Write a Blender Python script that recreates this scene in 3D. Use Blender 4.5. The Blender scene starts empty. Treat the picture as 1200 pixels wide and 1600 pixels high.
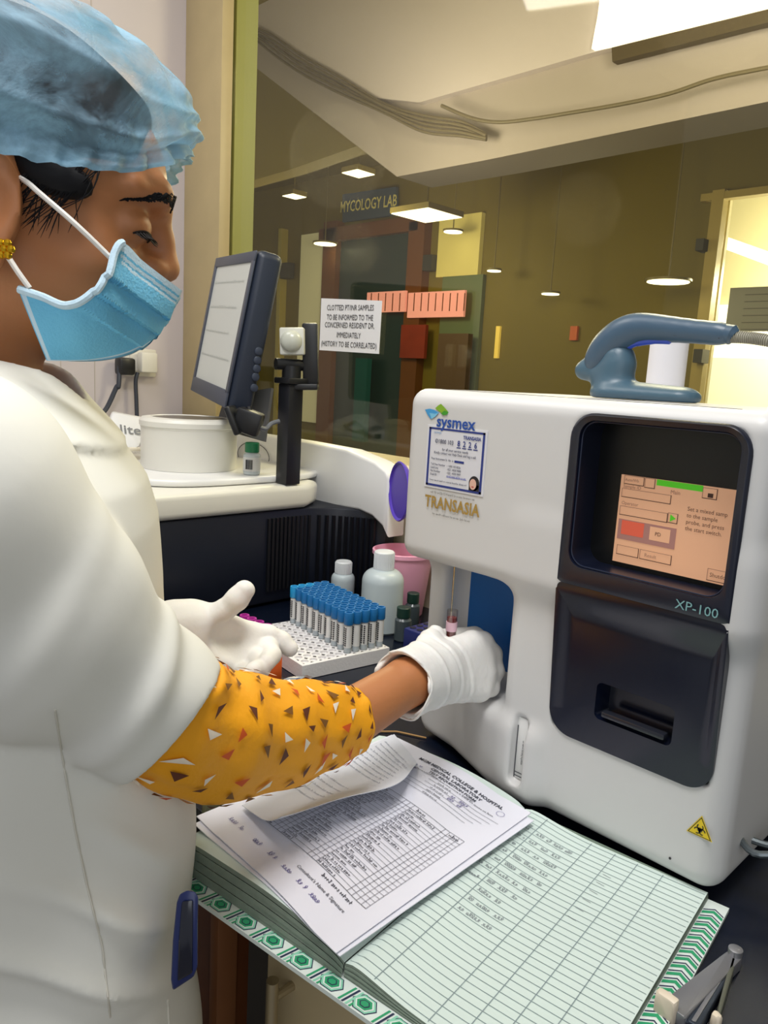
import bpy, bmesh, math, random
import numpy as np
from mathutils import Matrix, Vector, noise
random.seed(7)
rng = np.random.default_rng(7)
S = bpy.context.scene
COL = S.collection

# ---------------------------------------------------------------- camera, light, exposure
# world frame: counter top is z = 0, x runs right along the window wall, y runs into it
RC = np.array([[0.69839577, -0.16166089, 0.69721525],
               [0.71358409, 0.08222121, -0.69572798],
               [0.05514612, 0.98341519, 0.17278158]])
CAM = np.array([0.0, 0.0, 0.45])
F = 1200.0
cam = bpy.data.cameras.new('camera'); cam_o = bpy.data.objects.new('camera', cam); COL.objects.link(cam_o)
cam.sensor_fit = 'VERTICAL'; cam.sensor_height = 32.0; cam.lens = 24.0; cam.clip_start = 0.02
mw = Matrix(RC.tolist()).to_4x4(); mw.translation = CAM.tolist(); cam_o.matrix_world = mw
S.camera = cam_o
S.view_settings.view_transform = 'Standard'; S.view_settings.look = 'None'
S.view_settings.gamma = 1.0; S.view_settings.use_curve_mapping = False
S.view_settings.exposure = 0.12
S.cycles.use_denoising = True
S.cycles.max_bounces = 8; S.cycles.transparent_max_bounces = 12
wd = bpy.data.worlds.new('world'); S.world = wd; wd.use_nodes = True
wd.node_tree.nodes['Background'].inputs[0].default_value = (0.95, 0.97, 1.0, 1)
wd.node_tree.nodes['Background'].inputs[1].default_value = 0.30

def area(name, loc, target, size, power, col=(1, 1, 1), sy=None):
    l = bpy.data.lights.new(name, 'AREA'); l.energy = power; l.color = col; l.size = size
    if sy: l.shape = 'RECTANGLE'; l.size_y = sy
    o = bpy.data.objects.new(name, l); COL.objects.link(o); o.location = loc
    d = Vector(target) - Vector(loc); o.rotation_euler = d.to_track_quat('-Z', 'Y').to_euler()
    return o
area('ceiling_panel_light', (-0.25, 0.15, 1.70), (-0.35, 0.35, 0), 0.55, 19, (1, 0.99, 0.975))
area('ceiling_panel_light', (-1.3, 0.25, 1.70), (-1.2, 0.5, 0), 0.6, 9, (1, 0.98, 0.95))
area('daylight_window', (1.3, -0.9, 0.9), (-0.4, 0.5, 0.2), 1.4, 8, (0.93, 0.97, 1.0))

# ---------------------------------------------------------------- helpers
def ray(px, py): return RC @ np.array([px - 600.0, 800.0 - py, -F])
def W(px, py, d): return CAM + ray(px, py) * d / F
def onz(px, py, z): r = ray(px, py); return CAM + r * ((z - CAM[2]) / r[2])
def ony(px, py, y): r = ray(px, py); return CAM + r * (y / r[1])
def onx(px, py, x): r = ray(px, py); return CAM + r * (x / r[0])
def V(p): return Vector([float(c) for c in p])

def lin(c):
    c = c / 255.0
    return c / 12.92 if c <= 0.04045 else ((c + 0.055) / 1.055) ** 2.4
MATS = {}
def mat(name, rgb, rough=0.5, metal=0.0, bump=0.0, bscale=60.0, var=0.0, vscale=8.0, emit=0.0, trans=0.0, coat=0.0, sss=0.0, spec=0.5):
    if name in MATS: return MATS[name]
    m = bpy.data.materials.new(name); m.use_nodes = True; nt = m.node_tree
    b = nt.nodes['Principled BSDF']; col = (lin(rgb[0]), lin(rgb[1]), lin(rgb[2]), 1)
    b.inputs['Base Color'].default_value = col
    b.inputs['Roughness'].default_value = rough; b.inputs['Metallic'].default_value = metal
    b.inputs['Specular IOR Level'].default_value = spec
    if trans: b.inputs['Transmission Weight'].default_value = trans
    if coat: b.inputs['Coat Weight'].default_value = coat
    if sss:
        b.inputs['Subsurface Weight'].default_value = sss; b.inputs['Subsurface Radius'].default_value = (0.01, 0.004, 0.002)
        b.inputs['Subsurface Scale'].default_value = 0.6
    if emit:
        b.inputs['Emission Color'].default_value = col; b.inputs['Emission Strength'].default_value = emit
    tc = nt.nodes.new('ShaderNodeTexCoord')
    if var:
        n = nt.nodes.new('ShaderNodeTexNoise'); n.inputs['Scale'].default_value = vscale; n.inputs['Detail'].default_value = 4
        nt.links.new(tc.outputs['Object'], n.inputs['Vector'])
        mx = nt.nodes.new('ShaderNodeMix'); mx.data_type = 'RGBA'
        mx.inputs[6].default_value = tuple(c * (1 - var) for c in col[:3]) + (1,)
        mx.inputs[7].default_value = tuple(min(1, c * (1 + var)) for c in col[:3]) + (1,)
        nt.links.new(n.outputs['Fac'], mx.inputs[0]); nt.links.new(mx.outputs[2], b.inputs['Base Color'])
    if bump:
        n = nt.nodes.new('ShaderNodeTexNoise'); n.inputs['Scale'].default_value = bscale; n.inputs['Detail'].default_value = 5
        nt.links.new(tc.outputs['Object'], n.inputs['Vector'])
        bp = nt.nodes.new('ShaderNodeBump'); bp.inputs['Strength'].default_value = bump; bp.inputs['Distance'].default_value = 0.004
        nt.links.new(n.outputs['Fac'], bp.inputs['Height']); nt.links.new(bp.outputs['Normal'], b.inputs['Normal'])
    MATS[name] = m
    return m

def tag(o, label=None, cat=None, group=None, kind=None):
    if label: o['label'] = label
    if cat: o['category'] = cat
    if group: o['group'] = group
    if kind: o['kind'] = kind
    return o
ORG = {}
def thing(name, label, cat, loc, group=None):
    o = bpy.data.objects.new(name, None); COL.objects.link(o); o.location = V(loc); o.empty_display_size = 0.02
    ORG[o.name] = np.array([float(c) for c in loc])
    return tag(o, label, cat, group)

class MB:
    def __init__(self): self.v = []; self.f = []; self.m = []; self.n = 0
    def add(self, verts, faces, mi=0, M=None):
        if M is not None: verts = [M @ Vector(p) for p in verts]
        self.v.extend([tuple(float(c) for c in p) for p in verts])
        k = self.n; self.f.extend([tuple(i + k for i in q) for q in faces])
        self.m.extend([mi] * len(faces)); self.n += len(verts); return self
    def bm(self, b, mi=0, M=None):
        b.verts.index_update()
        self.add([v.co.copy() for v in b.verts], [[v.index for v in f.verts] for f in b.faces], mi, M); b.free(); return self
    def box(self, lo, hi, r=0.0, mi=0, M=None, seg=2):
        b = bmesh.new(); bmesh.ops.create_cube(b, size=1)
        lo = Vector(lo); hi = Vector(hi)
        for v in b.verts: v.co = Vector([(lo[i] + hi[i]) / 2 + v.co[i] * (hi[i] - lo[i]) for i in range(3)])
        if r: bmesh.ops.bevel(b, geom=b.edges[:] , offset=r, segments=seg, profile=0.5, affect='EDGES')
        return self.bm(b, mi, M)
    def lathe(self, prof, n=24, mi=0, M=None):
        vs = []; fs = []
        for (r, z) in prof:
            for i in range(n):
                a = 2 * math.pi * i / n; vs.append((r * math.cos(a), r * math.sin(a), z))
        for j in range(len(prof) - 1):
            for i in range(n):
                i2 = (i + 1) % n; fs.append((j * n + i, j * n + i2, (j + 1) * n + i2, (j + 1) * n + i))
        fs.append(tuple(range(n))[::-1]); fs.append(tuple((len(prof) - 1) * n + i for i in range(n)))
        return self.add(vs, fs, mi, M)
    def tube(self, pts, r, n=10, mi=0, cap=True):
        P = [np.array([float(c) for c in p]) for p in pts]; k = len(P)
        R = [r] * k if not hasattr(r, '__len__') else r
        t0 = P[1] - P[0]; t0 = t0 / np.linalg.norm(t0)
        up = np.array([0, 0, 1.0]) if abs(t0[2]) < 0.9 else np.array([1.0, 0, 0])
        a = np.cross(t0, up); a /= np.linalg.norm(a); vs = []; fs = []
        for i in range(k):
            t = P[min(i + 1, k - 1)] - P[max(i - 1, 0)]; t = t / (np.linalg.norm(t) + 1e-12)
            a = a - t * a.dot(t); a /= np.linalg.norm(a); b = np.cross(t, a)
            for j in range(n):
                w = 2 * math.pi * j / n; vs.append(P[i] + R[i] * (a * math.cos(w) + b * math.sin(w)))
        for i in range(k - 1):
            for j in range(n):
                j2 = (j + 1) % n; fs.append((i * n + j, i * n + j2, (i + 1) * n + j2, (i + 1) * n + j))
        if cap: fs.append(tuple(range(n))[::-1]); fs.append(tuple((k - 1) * n + j for j in range(n)))
        return self.add(vs, fs, mi)
    def prism(self, poly, z0, z1, mi=0, M=None, r=0.0, seg=2):
        b = bmesh.new(); vs = [b.verts.new((p[0], p[1], z0)) for p in poly]
        f = b.faces.new(vs); ex = bmesh.ops.extrude_face_region(b, geom=[f])
        for e in ex['geom']:
            if isinstance(e, bmesh.types.BMVert): e.co.z = z1
        bmesh.ops.recalc_face_normals(b, faces=b.faces[:])
        if r:
            es = [e for e in b.edges if len({round(v.co.z, 5) for v in e.verts}) == 1]
            bmesh.ops.bevel(b, geom=es, offset=r, segments=seg, profile=0.5, affect='EDGES')
        return self.bm(b, mi, M)
    def sheet(self, fn, nu, nv, mi=0, thick=0.0, closed_u=False):
        """grid surface fn(u,v); with thick it is given a second skin along -normal"""
        G = np.array([[fn(i / nu, j / nv) for i in range(nu + (0 if closed_u else 1))] for j in range(nv + 1)], float)
        rows, cols = G.shape[:2]; fs = []
        def idx(j, i): return j * cols + (i % cols)
        for j in range(rows - 1):
            for i in range(cols if closed_u else cols - 1):
                fs.append((idx(j, i), idx(j, i + 1), idx(j + 1, i + 1), idx(j + 1, i)))
        vs = G.reshape(-1, 3)
        if thick:
            if closed_u: du = np.roll(G, -1, 1) - np.roll(G, 1, 1)
            else: du = np.gradient(G, axis=1)
            dv = np.gradient(G, axis=0); nn = np.cross(du, dv); nn /= (np.linalg.norm(nn, axis=2, keepdims=True) + 1e-12)
            B = (G - nn * thick).reshape(-1, 3); k = len(vs)
            fs2 = [tuple(i + k for i in q[::-1]) for q in fs]; side = []
            if not closed_u:
                for j in range(rows - 1):
                    side.append((idx(j, 0), idx(j + 1, 0), idx(j + 1, 0) + k, idx(j, 0) + k))
                    side.append((idx(j + 1, cols - 1), idx(j, cols - 1), idx(j, cols - 1) + k, idx(j + 1, cols - 1) + k))
            for i in range(cols if closed_u else cols - 1):
                side.append((idx(0, i + 1), idx(0, i), idx(0, i) + k, idx(0, i + 1) + k))
                side.append((idx(rows - 1, i), idx(rows - 1, i + 1), idx(rows - 1, i + 1) + k, idx(rows - 1, i) + k))
            vs = np.vstack([vs, B]); fs = fs + fs2 + side
        return self.add(vs, fs, mi)
    def text(self, s, size, M, mi=0, align='CENTER', shear=0.0, bold=0.0, sx=1.0, mapf=None):
        v, f = text_geo(s, align, shear, bold)
        vs = [Vector((p[0] * size * sx, p[1] * size, 0)) for p in v]
        if mapf: self.add([mapf(p.x, p.y) for p in vs], f, mi)
        else: self.add(vs, f, mi, M)
        return self
    def build(self, name, mats, parent=None, sharp=0.6, loc=None, smooth=True):
        if parent is not None: org = ORG[parent.name]
        elif loc is not None: org = np.array([float(c) for c in loc])
        else:
            a = np.array(self.v); org = np.array([(a[:, 0].min() + a[:, 0].max()) / 2, (a[:, 1].min() + a[:, 1].max()) / 2, a[:, 2].min()])
        return link_mesh(name, (np.array(self.v) - org), self.f, mats, self.m, parent, org, sharp, smooth)

def link_mesh(name, v, f, mats, mi, parent, org, sharp=0.6, smooth=True):
    me = bpy.data.meshes.new(name)
    me.from_pydata(np.asarray(v).tolist(), [], f if isinstance(f, list) else f.tolist())
    if not isinstance(mats, (list, tuple)): mats = [mats]
    for m in mats: me.materials.append(m)
    if mi is not None and len(mats) > 1: me.polygons.foreach_set('material_index', np.array(mi, np.int32))
    if smooth:
        me.polygons.foreach_set('use_smooth', np.ones(len(me.polygons), bool))
        if sharp: me.set_sharp_from_angle(angle=sharp)
    me.update()
    o = bpy.data.objects.new(name, me); COL.objects.link(o)
    ORG[o.name] = org
    if parent is not None: o.parent = parent
    else: o.location = V(org)
    return o

TG = {}
def text_geo(s, align, shear, bold):
    k = (s, align, shear, bold)
    if k not in TG:
        c = bpy.data.curves.new('t', 'FONT'); c.body = s; c.size = 1.0; c.align_x = align; c.align_y = 'CENTER'
        c.shear = shear; c.offset = bold; c.resolution_u = 2; c.fill_mode = 'FRONT'
        o = bpy.data.objects.new('t', c); COL.objects.link(o)
        me = bpy.data.meshes.new_from_object(o)
        TG[k] = ([tuple(v.co) for v in me.vertices], [tuple(p.vertices) for p in me.polygons])
        bpy.data.objects.remove(o); bpy.data.meshes.remove(me); bpy.data.curves.remove(c)
    return TG[k]
def frame(o, x, y, z=None):
    x = V(x).normalized(); y = V(y); z = x.cross(y).normalized() if z is None else V(z).normalized(); y = z.cross(x)
    M = Matrix((x, y, z)).transposed().to_4x4(); M.translation = V(o); return M

# --- implicit surfaces: smooth solids meshed on a sparse grid
def smin(a, b, k):
    h = np.clip(0.5 + 0.5 * (b - a) / k, 0, 1); return b + (a - b) * h - k * h * (1 - h)
def smax(a, b, k): return -smin(-a, -b, k)
def s_cone(p, a, b, ra, rb):
    a = np.asarray(a, float); b = np.asarray(b, float); d = b - a
    t = np.clip(((p - a) @ d) / (d @ d + 1e-12), 0, 1)
    return np.linalg.norm(p - a - t[:, None] * d, axis=1) - (ra + (rb - ra) * t)
def s_chain(p, pts, rs, k=0.006):
    f = None
    for i in range(len(pts) - 1):
        g = s_cone(p, pts[i], pts[i + 1], rs[i], rs[i + 1]); f = g if f is None else smin(f, g, k)
    return f
def s_ell(p, c, r, A=None):
    q = p - np.asarray(c, float)
    if A is not None: q = q @ A
    r = np.asarray(r, float); k0 = np.linalg.norm(q / r, axis=1); k1 = np.linalg.norm(q / (r * r), axis=1)
    return k0 * (k0 - 1) / (k1 + 1e-9)
def s_box(p, lo, hi, r):
    lo = np.asarray(lo, float); hi = np.asarray(hi, float)
    q = np.abs(p - (lo + hi) / 2) - (hi - lo) / 2 + r
    return np.linalg.norm(np.maximum(q, 0), axis=1) + np.minimum(q.max(axis=1), 0) - r
def wob(p, s, seed=0):
    q = p * s + seed * 1.7
    return (np.sin(q[:, 0] + 1.3 * np.sin(q[:, 1] * 0.9 + seed)) * np.sin(q[:, 1] * 1.1 + 1.2 * np.sin(q[:, 2])) + np.sin(q[:, 2] * 1.2 + np.sin(q[:, 0] * 1.4 + 2))) * 0.5
def surf(f, lo, hi, h, B=16):
    lo = np.asarray(lo, float); hi = np.asarray(hi, float)
    nb = np.ceil((hi - lo) / (h * B)).astype(int); N = nb * B + 2
    bc = np.stack(np.meshgrid(*[np.arange(n) for n in nb], indexing='ij'), -1).reshape(-1, 3)
    cen = lo + (bc + 0.5) * B * h
    act = bc[np.abs(f(cen)) < B * h * 0.87 * 1.6 + 0.01]
    g = np.stack(np.meshgrid(*[np.arange(B + 1)] * 3, indexing='ij'), -1)
    VID = []; VP = []; Q = []
    corners = [(i, j, k) for i in (0, 1) for j in (0, 1) for k in (0, 1)]
    edges = [(a, b) for a in range(8) for b in range(a + 1, 8) if sum(abs(x - y) for x, y in zip(corners[a], corners[b])) == 1]
    def gid(c): return (c[..., 0].astype(np.int64) * N[1] + c[..., 1]) * N[2] + c[..., 2]
    for b in act:
        base = b * B; P = lo + (base + g) * h
        D = f(P.reshape(-1, 3)).reshape(B + 1, B + 1, B + 1)
        if D.min() > 0 or D.max() < 0: continue
        sg = D < 0
        cs = [D[i:B + i, j:B + j, k:B + k] for i, j, k in corners]
        st = np.stack([c < 0 for c in cs], 0).sum(0); mix = (st > 0) & (st < 8)
        c3 = np.argwhere(mix)
        if len(c3) == 0: continue
        vals = np.stack([c[mix] for c in cs], 1); acc = np.zeros((len(c3), 3)); cnt = np.zeros(len(c3))
        for a, e in edges:
            va, ve = vals[:, a], vals[:, e]; m = (va < 0) != (ve < 0)
            t = np.where(m, va / (va - ve + 1e-20), 0)
            pa = np.array(corners[a]); pe = np.array(corners[e])
            acc += m[:, None] * (pa + t[:, None] * (pe - pa)); cnt += m
        VP.append(lo + (base + c3 + acc / cnt[:, None]) * h); VID.append(gid(base + c3))
        for ax in range(3):
            s0 = sg[:B, :B, :B]; sl = [slice(0, B)] * 3; sl[ax] = slice(1, B + 1); s1 = sg[tuple(sl)]
            e3 = np.argwhere(s0 != s1)
            if len(e3) == 0: continue
            fl = s0[tuple(e3.T)]; e3 = e3 + base
            u = np.zeros(3, int); w = np.zeros(3, int); u[(ax + 1) % 3] = 1; w[(ax + 2) % 3] = 1
            ok = ((e3 - u - w) >= 0).all(1); e3 = e3[ok]; fl = fl[ok]
            q = np.stack([gid(e3 - u - w), gid(e3 - w), gid(e3), gid(e3 - u)], 1)
            q[~fl] = q[~fl][:, ::-1]; Q.append(q)
    ids = np.concatenate(VID); vp = np.concatenate(VP); o = np.argsort(ids); ids = ids[o]; vp = vp[o]
    q = np.concatenate(Q); k = np.searchsorted(ids, q); k[k >= len(ids)] = 0
    good = (ids[k] == q).all(1)
    return vp, k[good]
def solid(name, f, lo, hi, h, mats, parent=None, loc=None, mfun=None, sharp=None, post=None):
    v, q = surf(f, lo, hi, h)
    if post is not None: v = post(v)
    org = ORG[parent.name] if parent is not None else np.asarray(loc, float)
    mi = None
    if mfun is not None: mi = mfun(v[q].mean(1))
    return link_mesh(name, v - org, q, mats, mi, parent, org, sharp)

def scribble(mb, mapf, x0, x1, y, h, mi, w=0.0006, dens=1.0, seed=0):
    """handwriting-like line of loops between x0 and x1 laid out by mapf(x, y)"""
    r = random.Random(seed); x = x0; pts = []
    def flush(pts):
        if len(pts) < 2: return
        vs = []; fs = []
        for i, p in enumerate(pts):
            a = pts[max(i - 1, 0)]; b = pts[min(i + 1, len(pts) - 1)]; dx, dy = b[0] - a[0], b[1] - a[1]; L = math.hypot(dx, dy) + 1e-9
            vs += [mapf(p[0] - dy / L * w / 2, p[1] + dx / L * w / 2), mapf(p[0] + dy / L * w / 2, p[1] - dx / L * w / 2)]
        for i in range(len(pts) - 1): fs.append((2 * i, 2 * i + 1, 2 * i + 3, 2 * i + 2))
        mb.add(vs, fs, mi)
    while x < x1:
        n = r.randint(2, 5)
        for _ in range(n):
            a = h * r.uniform(0.4, 1.0); wd_ = h * r.uniform(0.35, 0.6) / dens
            for t in range(6):
                w_ = t / 6 * 2 * math.pi
                pts.append((x + wd_ * t / 6 + 0.25 * h * math.sin(w_), y + a * 0.5 * (1 - math.cos(w_))))
            x += wd_
            if x > x1: break
        flush(pts); pts = []; x += h * r.uniform(0.3, 0.9)

def micro(mb, mapf, x0, x1, y, h, mi, seed=0, fill=0.75):
    """a line of print too small to read: little letter-sized strokes"""
    r = random.Random(seed); x = x0
    while x < x1:
        L = r.randint(2, 8)
        for _ in range(L):
            cw = h * r.uniform(0.28, 0.5)
            if x + cw > x1: break
            hh = h * r.choice([0.6, 0.6, 0.6, 0.95]); t = h * 0.16
            k = r.random()
            if k < 0.6: rects = [(x, y, x + t, y + hh), (x, y + hh * 0.45, x + cw, y + hh * 0.45 + t)]
            else: rects = [(x, y, x + cw, y + t), (x + cw * 0.5, y, x + cw * 0.5 + t, y + hh), (x, y + hh - t, x + cw, y + hh)]
            for (a, b, c, d) in rects:
                mb.add([mapf(a, b), mapf(c, b), mapf(c, d), mapf(a, d)], [(0, 1, 2, 3)], mi)
            x += cw + h * 0.14
        x += h * 0.35
def strip(mb, mapf, x0, y0, x1, y1, w, mi, n=1):
    dx, dy = x1 - x0, y1 - y0; L = math.hypot(dx, dy); nx, ny = -dy / L * w / 2, dx / L * w / 2
    vs = []; fs = []
    for i in range(n + 1):
        t = i / n; x = x0 + dx * t; y = y0 + dy * t; vs += [mapf(x + nx, y + ny), mapf(x - nx, y - ny)]
    for i in range(n): fs.append((2 * i + 1, 2 * i + 3, 2 * i + 2, 2 * i))
    mb.add(vs, fs, mi)

# ---------------------------------------------------------------- the setting
YW = 1.12; XL = -1.94; ZF = -0.78; ZC = 1.92
M_wall = mat('painted_panel', (196, 187, 188), 0.45, var=0.05, vscale=3)
M_trim = mat('beige_laminate', (176, 158, 118), 0.45, var=0.10, vscale=14, bump=0.05)
M_reveal = mat('olive_paint', (156, 162, 104), 0.5, var=0.05)
M_sill = mat('cream_sill', (206, 196, 172), 0.4, var=0.05)
M_floor = mat('grey_floor', (120, 116, 110), 0.4, var=0.1)
M_ceil = mat('white_ceiling', (214, 212, 206), 0.8)
M_granite = mat('black_granite', (11, 18, 34), 0.22, var=0.35, vscale=160)
M_olive = mat('olive_wall', (120, 106, 26), 0.7, var=0.06, vscale=2)
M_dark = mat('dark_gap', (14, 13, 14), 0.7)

def structure(mb, name, mats, **k):
    return tag(mb.build(name, mats, **k), kind='structure')
structure(MB().box((-3.2, -1.6, ZF - .05), (1.6, YW, ZF)), 'floor', M_floor)
structure(MB().box((-2.0, -1.6, ZC), (1.6, 1.30, ZC + .05)), 'ceiling', M_ceil)
m = MB(); m.box((XL - .06, -1.6, ZF), (XL, YW + .13, ZC), mi=0)
for y in (0.55, 0.78, 0.866):            # panel joints
    m.box((XL, y - .0012, ZF), (XL + .0008, y + .0012, ZC), mi=1)
structure(m, 'wall_left', [M_wall, mat('panel_joint', (178, 168, 160), 0.6)])
ZS = 0.272                               # top of the sill
xg = ony(345, 300, YW)[0]
structure(MB().box((XL, YW, ZF), (1.6, YW + .15, ZS - .035)), 'wall_window', M_sill)
structure(MB().box((xg - .02, YW - .012, ZS - .035), (1.6, YW + .155, ZS), r=.004), 'trim_1', M_sill)
structure(MB().box((XL, YW - .004, ZS), (xg, YW + .029, ZC), r=.002), 'trim_2', M_trim)
structure(MB().box((XL, YW + .037, ZS), (xg, YW + .10, ZC)), 'trim_3', M_reveal)

g = bpy.data.materials.new('tinted_glass'); g.use_nodes = True; nt = g.node_tree; nt.nodes.clear()
out = nt.nodes.new('ShaderNodeOutputMaterial'); tr = nt.nodes.new('ShaderNodeBsdfTransparent'); gl = nt.nodes.new('ShaderNodeBsdfGlossy')
tr.inputs[0].default_value = (0.84, 0.81, 0.64, 1); gl.inputs['Roughness'].default_value = 0.03; gl.inputs[0].default_value = (.9, .9, .9, 1)
mx = nt.nodes.new('ShaderNodeMixShader'); mx.inputs[0].default_value = 0.045
nt.links.new(tr.outputs[0], mx.inputs[1]); nt.links.new(gl.outputs[0], mx.inputs[2]); nt.links.new(mx.outputs[0], out.inputs[0])
structure(MB().box((xg, YW + .03, ZS), (1.6, YW + .036, ZC)), 'window_1', g)

# the room beyond the glass
YF = 4.3; ZB = 2.05
def far(px, py, y=None): return ony(px, py, YF if y is None else y)
def far_box(x0, y0, x1, y1, dep=.03, y=None, mi=0, mb=None, r=0):
    """a box standing on the far wall that spans the given outline"""
    y = YF if y is None else y
    a = ony((x0 + x1) / 2, y0, y); b = ony((x0 + x1) / 2, y1, y); l = ony(x0, (y0 + y1) / 2, y); r_ = ony(x1, (y0 + y1) / 2, y)
    return (mb or MB()).box((l[0], y - dep, b[2]), (r_[0], y, a[2]), mi=mi, r=r)
structure(MB().box((-9, YW + .16, ZF - .05), (3, 6.2, ZF)), 'floor_beyond', mat('olive_floor', (90, 84, 56), 0.4))
structure(MB().box((-9, YW + .31, ZB), (3, 6.2, ZB + .05)), 'ceiling_beyond', M_olive)
xd0 = far(1098, 450)[0]; xd1 = 1.2; zd = far(1130, 300)[2]
m = MB(); m.box((-9, YF, ZF), (xd0, YF + .1, ZB)); m.box((xd0, YF, zd), (xd1, YF + .1, ZB)); m.box((xd1, YF, ZF), (3, YF + .1, ZB))
structure(m, 'wall_beyond', M_olive)
structure(MB().box((-9, 5.9, ZF), (3, 6.0, ZB)), 'wall_end', mat('pale_wall', (226, 222, 192), 0.7))
# upper pane greys, partly reflections, built as a solid soffit with the cables
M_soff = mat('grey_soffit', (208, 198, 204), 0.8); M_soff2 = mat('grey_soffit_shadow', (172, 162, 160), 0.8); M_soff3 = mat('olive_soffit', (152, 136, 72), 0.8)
def slab(pts, y, dep, mt, name):
    P = [ony(px, py, y) for px, py in pts]
    poly = [(p[0], p[2]) for p in P]
    M = Matrix(((1, 0, 0, 0), (0, 0, 1, y), (0, 1, 0, 0), (0, 0, 0, 1)))
    return structure(MB().prism(poly, 0, dep, M=M), name, mt, smooth=False)
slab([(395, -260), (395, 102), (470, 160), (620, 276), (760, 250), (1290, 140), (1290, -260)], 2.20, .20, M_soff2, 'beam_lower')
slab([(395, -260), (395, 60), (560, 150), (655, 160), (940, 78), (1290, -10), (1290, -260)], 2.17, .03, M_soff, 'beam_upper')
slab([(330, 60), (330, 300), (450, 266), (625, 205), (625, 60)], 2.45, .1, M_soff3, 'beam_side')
# bright area of the upper pane, built as a glowing window beside the soffit
M_lit = mat('lit_window', (250, 250, 254), 0.5, emit=2.2)
t = thing('clerestory_window', 'bright white high window with a torn paper edge seen through the glass top right', 'window', ony(1060, 40, 2.16))
P = [ony(px, py, 2.16) for px, py in ((943, -60), (940, 0), (936, 30), (932, 50), (927, 78), (990, 66), (1100, 42), (1290, -5), (1290, -60))]
Mx = Matrix(((1, 0, 0, 0), (0, 0, 1, 2.16), (0, 1, 0, 0), (0, 0, 0, 1)))
MB().prism([(p[0], p[2]) for p in P], -.01, .009, M=Mx).build('bright_pane', M_lit, t)
P = [ony(px, py, 2.15) for px, py in ((962, 100), (961, 78), (1290, -2), (1290, 18))]
MB().prism([(p[0], p[2]) for p in P], -.03, .0, M=Mx).build('dark_ledge', mat('ledge_brown', (84, 72, 54), 0.6), t)
# cables
M_cab = mat('grey_cable', (112, 102, 84), 0.6)
def px_path(pts, y): return [ony(px, py, y) for px, py in pts]
def smooth_path(P, n=8):
    P = [np.array(p, float) for p in P]; out = []
    for i in range(len(P) - 1):
        p0 = P[max(i - 1, 0)]; p1 = P[i]; p2 = P[i + 1]; p3 = P[min(i + 2, len(P) - 1)]
        for j in range(n):
            t = j / n
            out.append(0.5 * ((2 * p1) + (-p0 + p2) * t + (2 * p0 - 5 * p1 + 4 * p2 - p3) * t * t + (-p0 + 3 * p1 - 3 * p2 + p3) * t ** 3))
    out.append(P[-1]); return out
tcb = thing('cable_bundle', 'loose bundle of grey cables sagging along the soffit behind the glass', 'cable', ony(560, 145, 2.15))
for i in range(5):
    d = i * 7
    pts = [(396, 42 + d * .6), (425, 55 + d), (470, 86 + d), (530, 120 + d * .9), (600, 162 + d * .5), (660, 180 + d * .9), (720, 190 + d * .8), (760, 210 + d * .3)]
    MB().tube(smooth_path(px_path(pts, 2.15 - .008 * (i % 2)), 6), .0052, 8).build('cable_strand', M_cab, tcb)
o = MB().tube(smooth_path(px_path([(690, 165), (735, 184), (778, 191), (830, 186), (893, 176), (970, 163), (1047, 146), (1120, 122), (1230, 100)], 2.13), 6), .006, 8).build('cable', M_cab)
tag(o, 'single long grey cable drooping across the soffit towards the bright window', 'cable')

# sign over the door
t = thing('door_sign', 'dark blue sign reading MYCOLOGY LAB above the brown door frame', 'sign', far(585, 345))
a, b, c, d = far(543, 306), far(627, 294), far(627, 338), far(543, 349)
MB().sheet(lambda u, v: (d + (c - d) * u) * (1 - v) + (a + (b - a) * u) * v + np.array([0, -.03, 0]), 1, 1, thick=-.025).build('board', mat('sign_blue', (66, 84, 112), 0.5), t)
MB().text('MYCOLOGY LAB', .118, frame((a + b + c + d) / 4 + np.array([0, -.064, 0]), b - a, a - d), sx=.72, bold=.012).build('lettering', mat('sign_cream', (236, 226, 150), 0.5), t)
# doors on the far wall
M_brown = mat('brown_wood', (112, 66, 22), 0.5, var=0.15, vscale=6)
m = MB(); far_box(510, 350, 530, 720, .08, mb=m); far_box(640, 350, 664, 720, .08, mb=m); far_box(510, 350, 664, 372, .08, mb=m)
structure(m, 'door_1', M_brown)
structure(far_box(530, 370, 640, 720, .03), 'door_1_panel', mat('teal_glass', (40, 60, 62), 0.35))
structure(far_box(470, 366, 511, 660, .03), 'door_2', mat('pale_door', (236, 232, 200), 0.5, emit=.12))  # pale colour and faint glow stand in for a lit room beyond
structure(far_box(690, 338, 755, 432, .04), 'window_2', mat('lit_yellow_wall', (222, 208, 130), 0.5, emit=.18))
structure(far_box(690, 432, 752, 640, .035), 'window_3', mat('grey_green_glass', (104, 118, 84), 0.4))
m = MB(); far_box(657, 345, 662, 700, .07, mb=m); far_box(440, 360, 445, 700, .07, mb=m)
structure(m, 'trim_4', mat('olive_edge', (190, 174, 84), 0.4))
for px, py, lab in ((676, 412, 'small black clamp on the edge of the far glass door under the sign'), (453, 424, 'small grey clamp on the far glass left of the pale door'),):
    tag(far_box(px - 7, py - 12, px + 7, py + 12, .06, y=YF - .03).build('glass_clamp', mat('clamp', (52, 52, 48), 0.5)), lab, 'clamp', 'glass door clamps')
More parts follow.
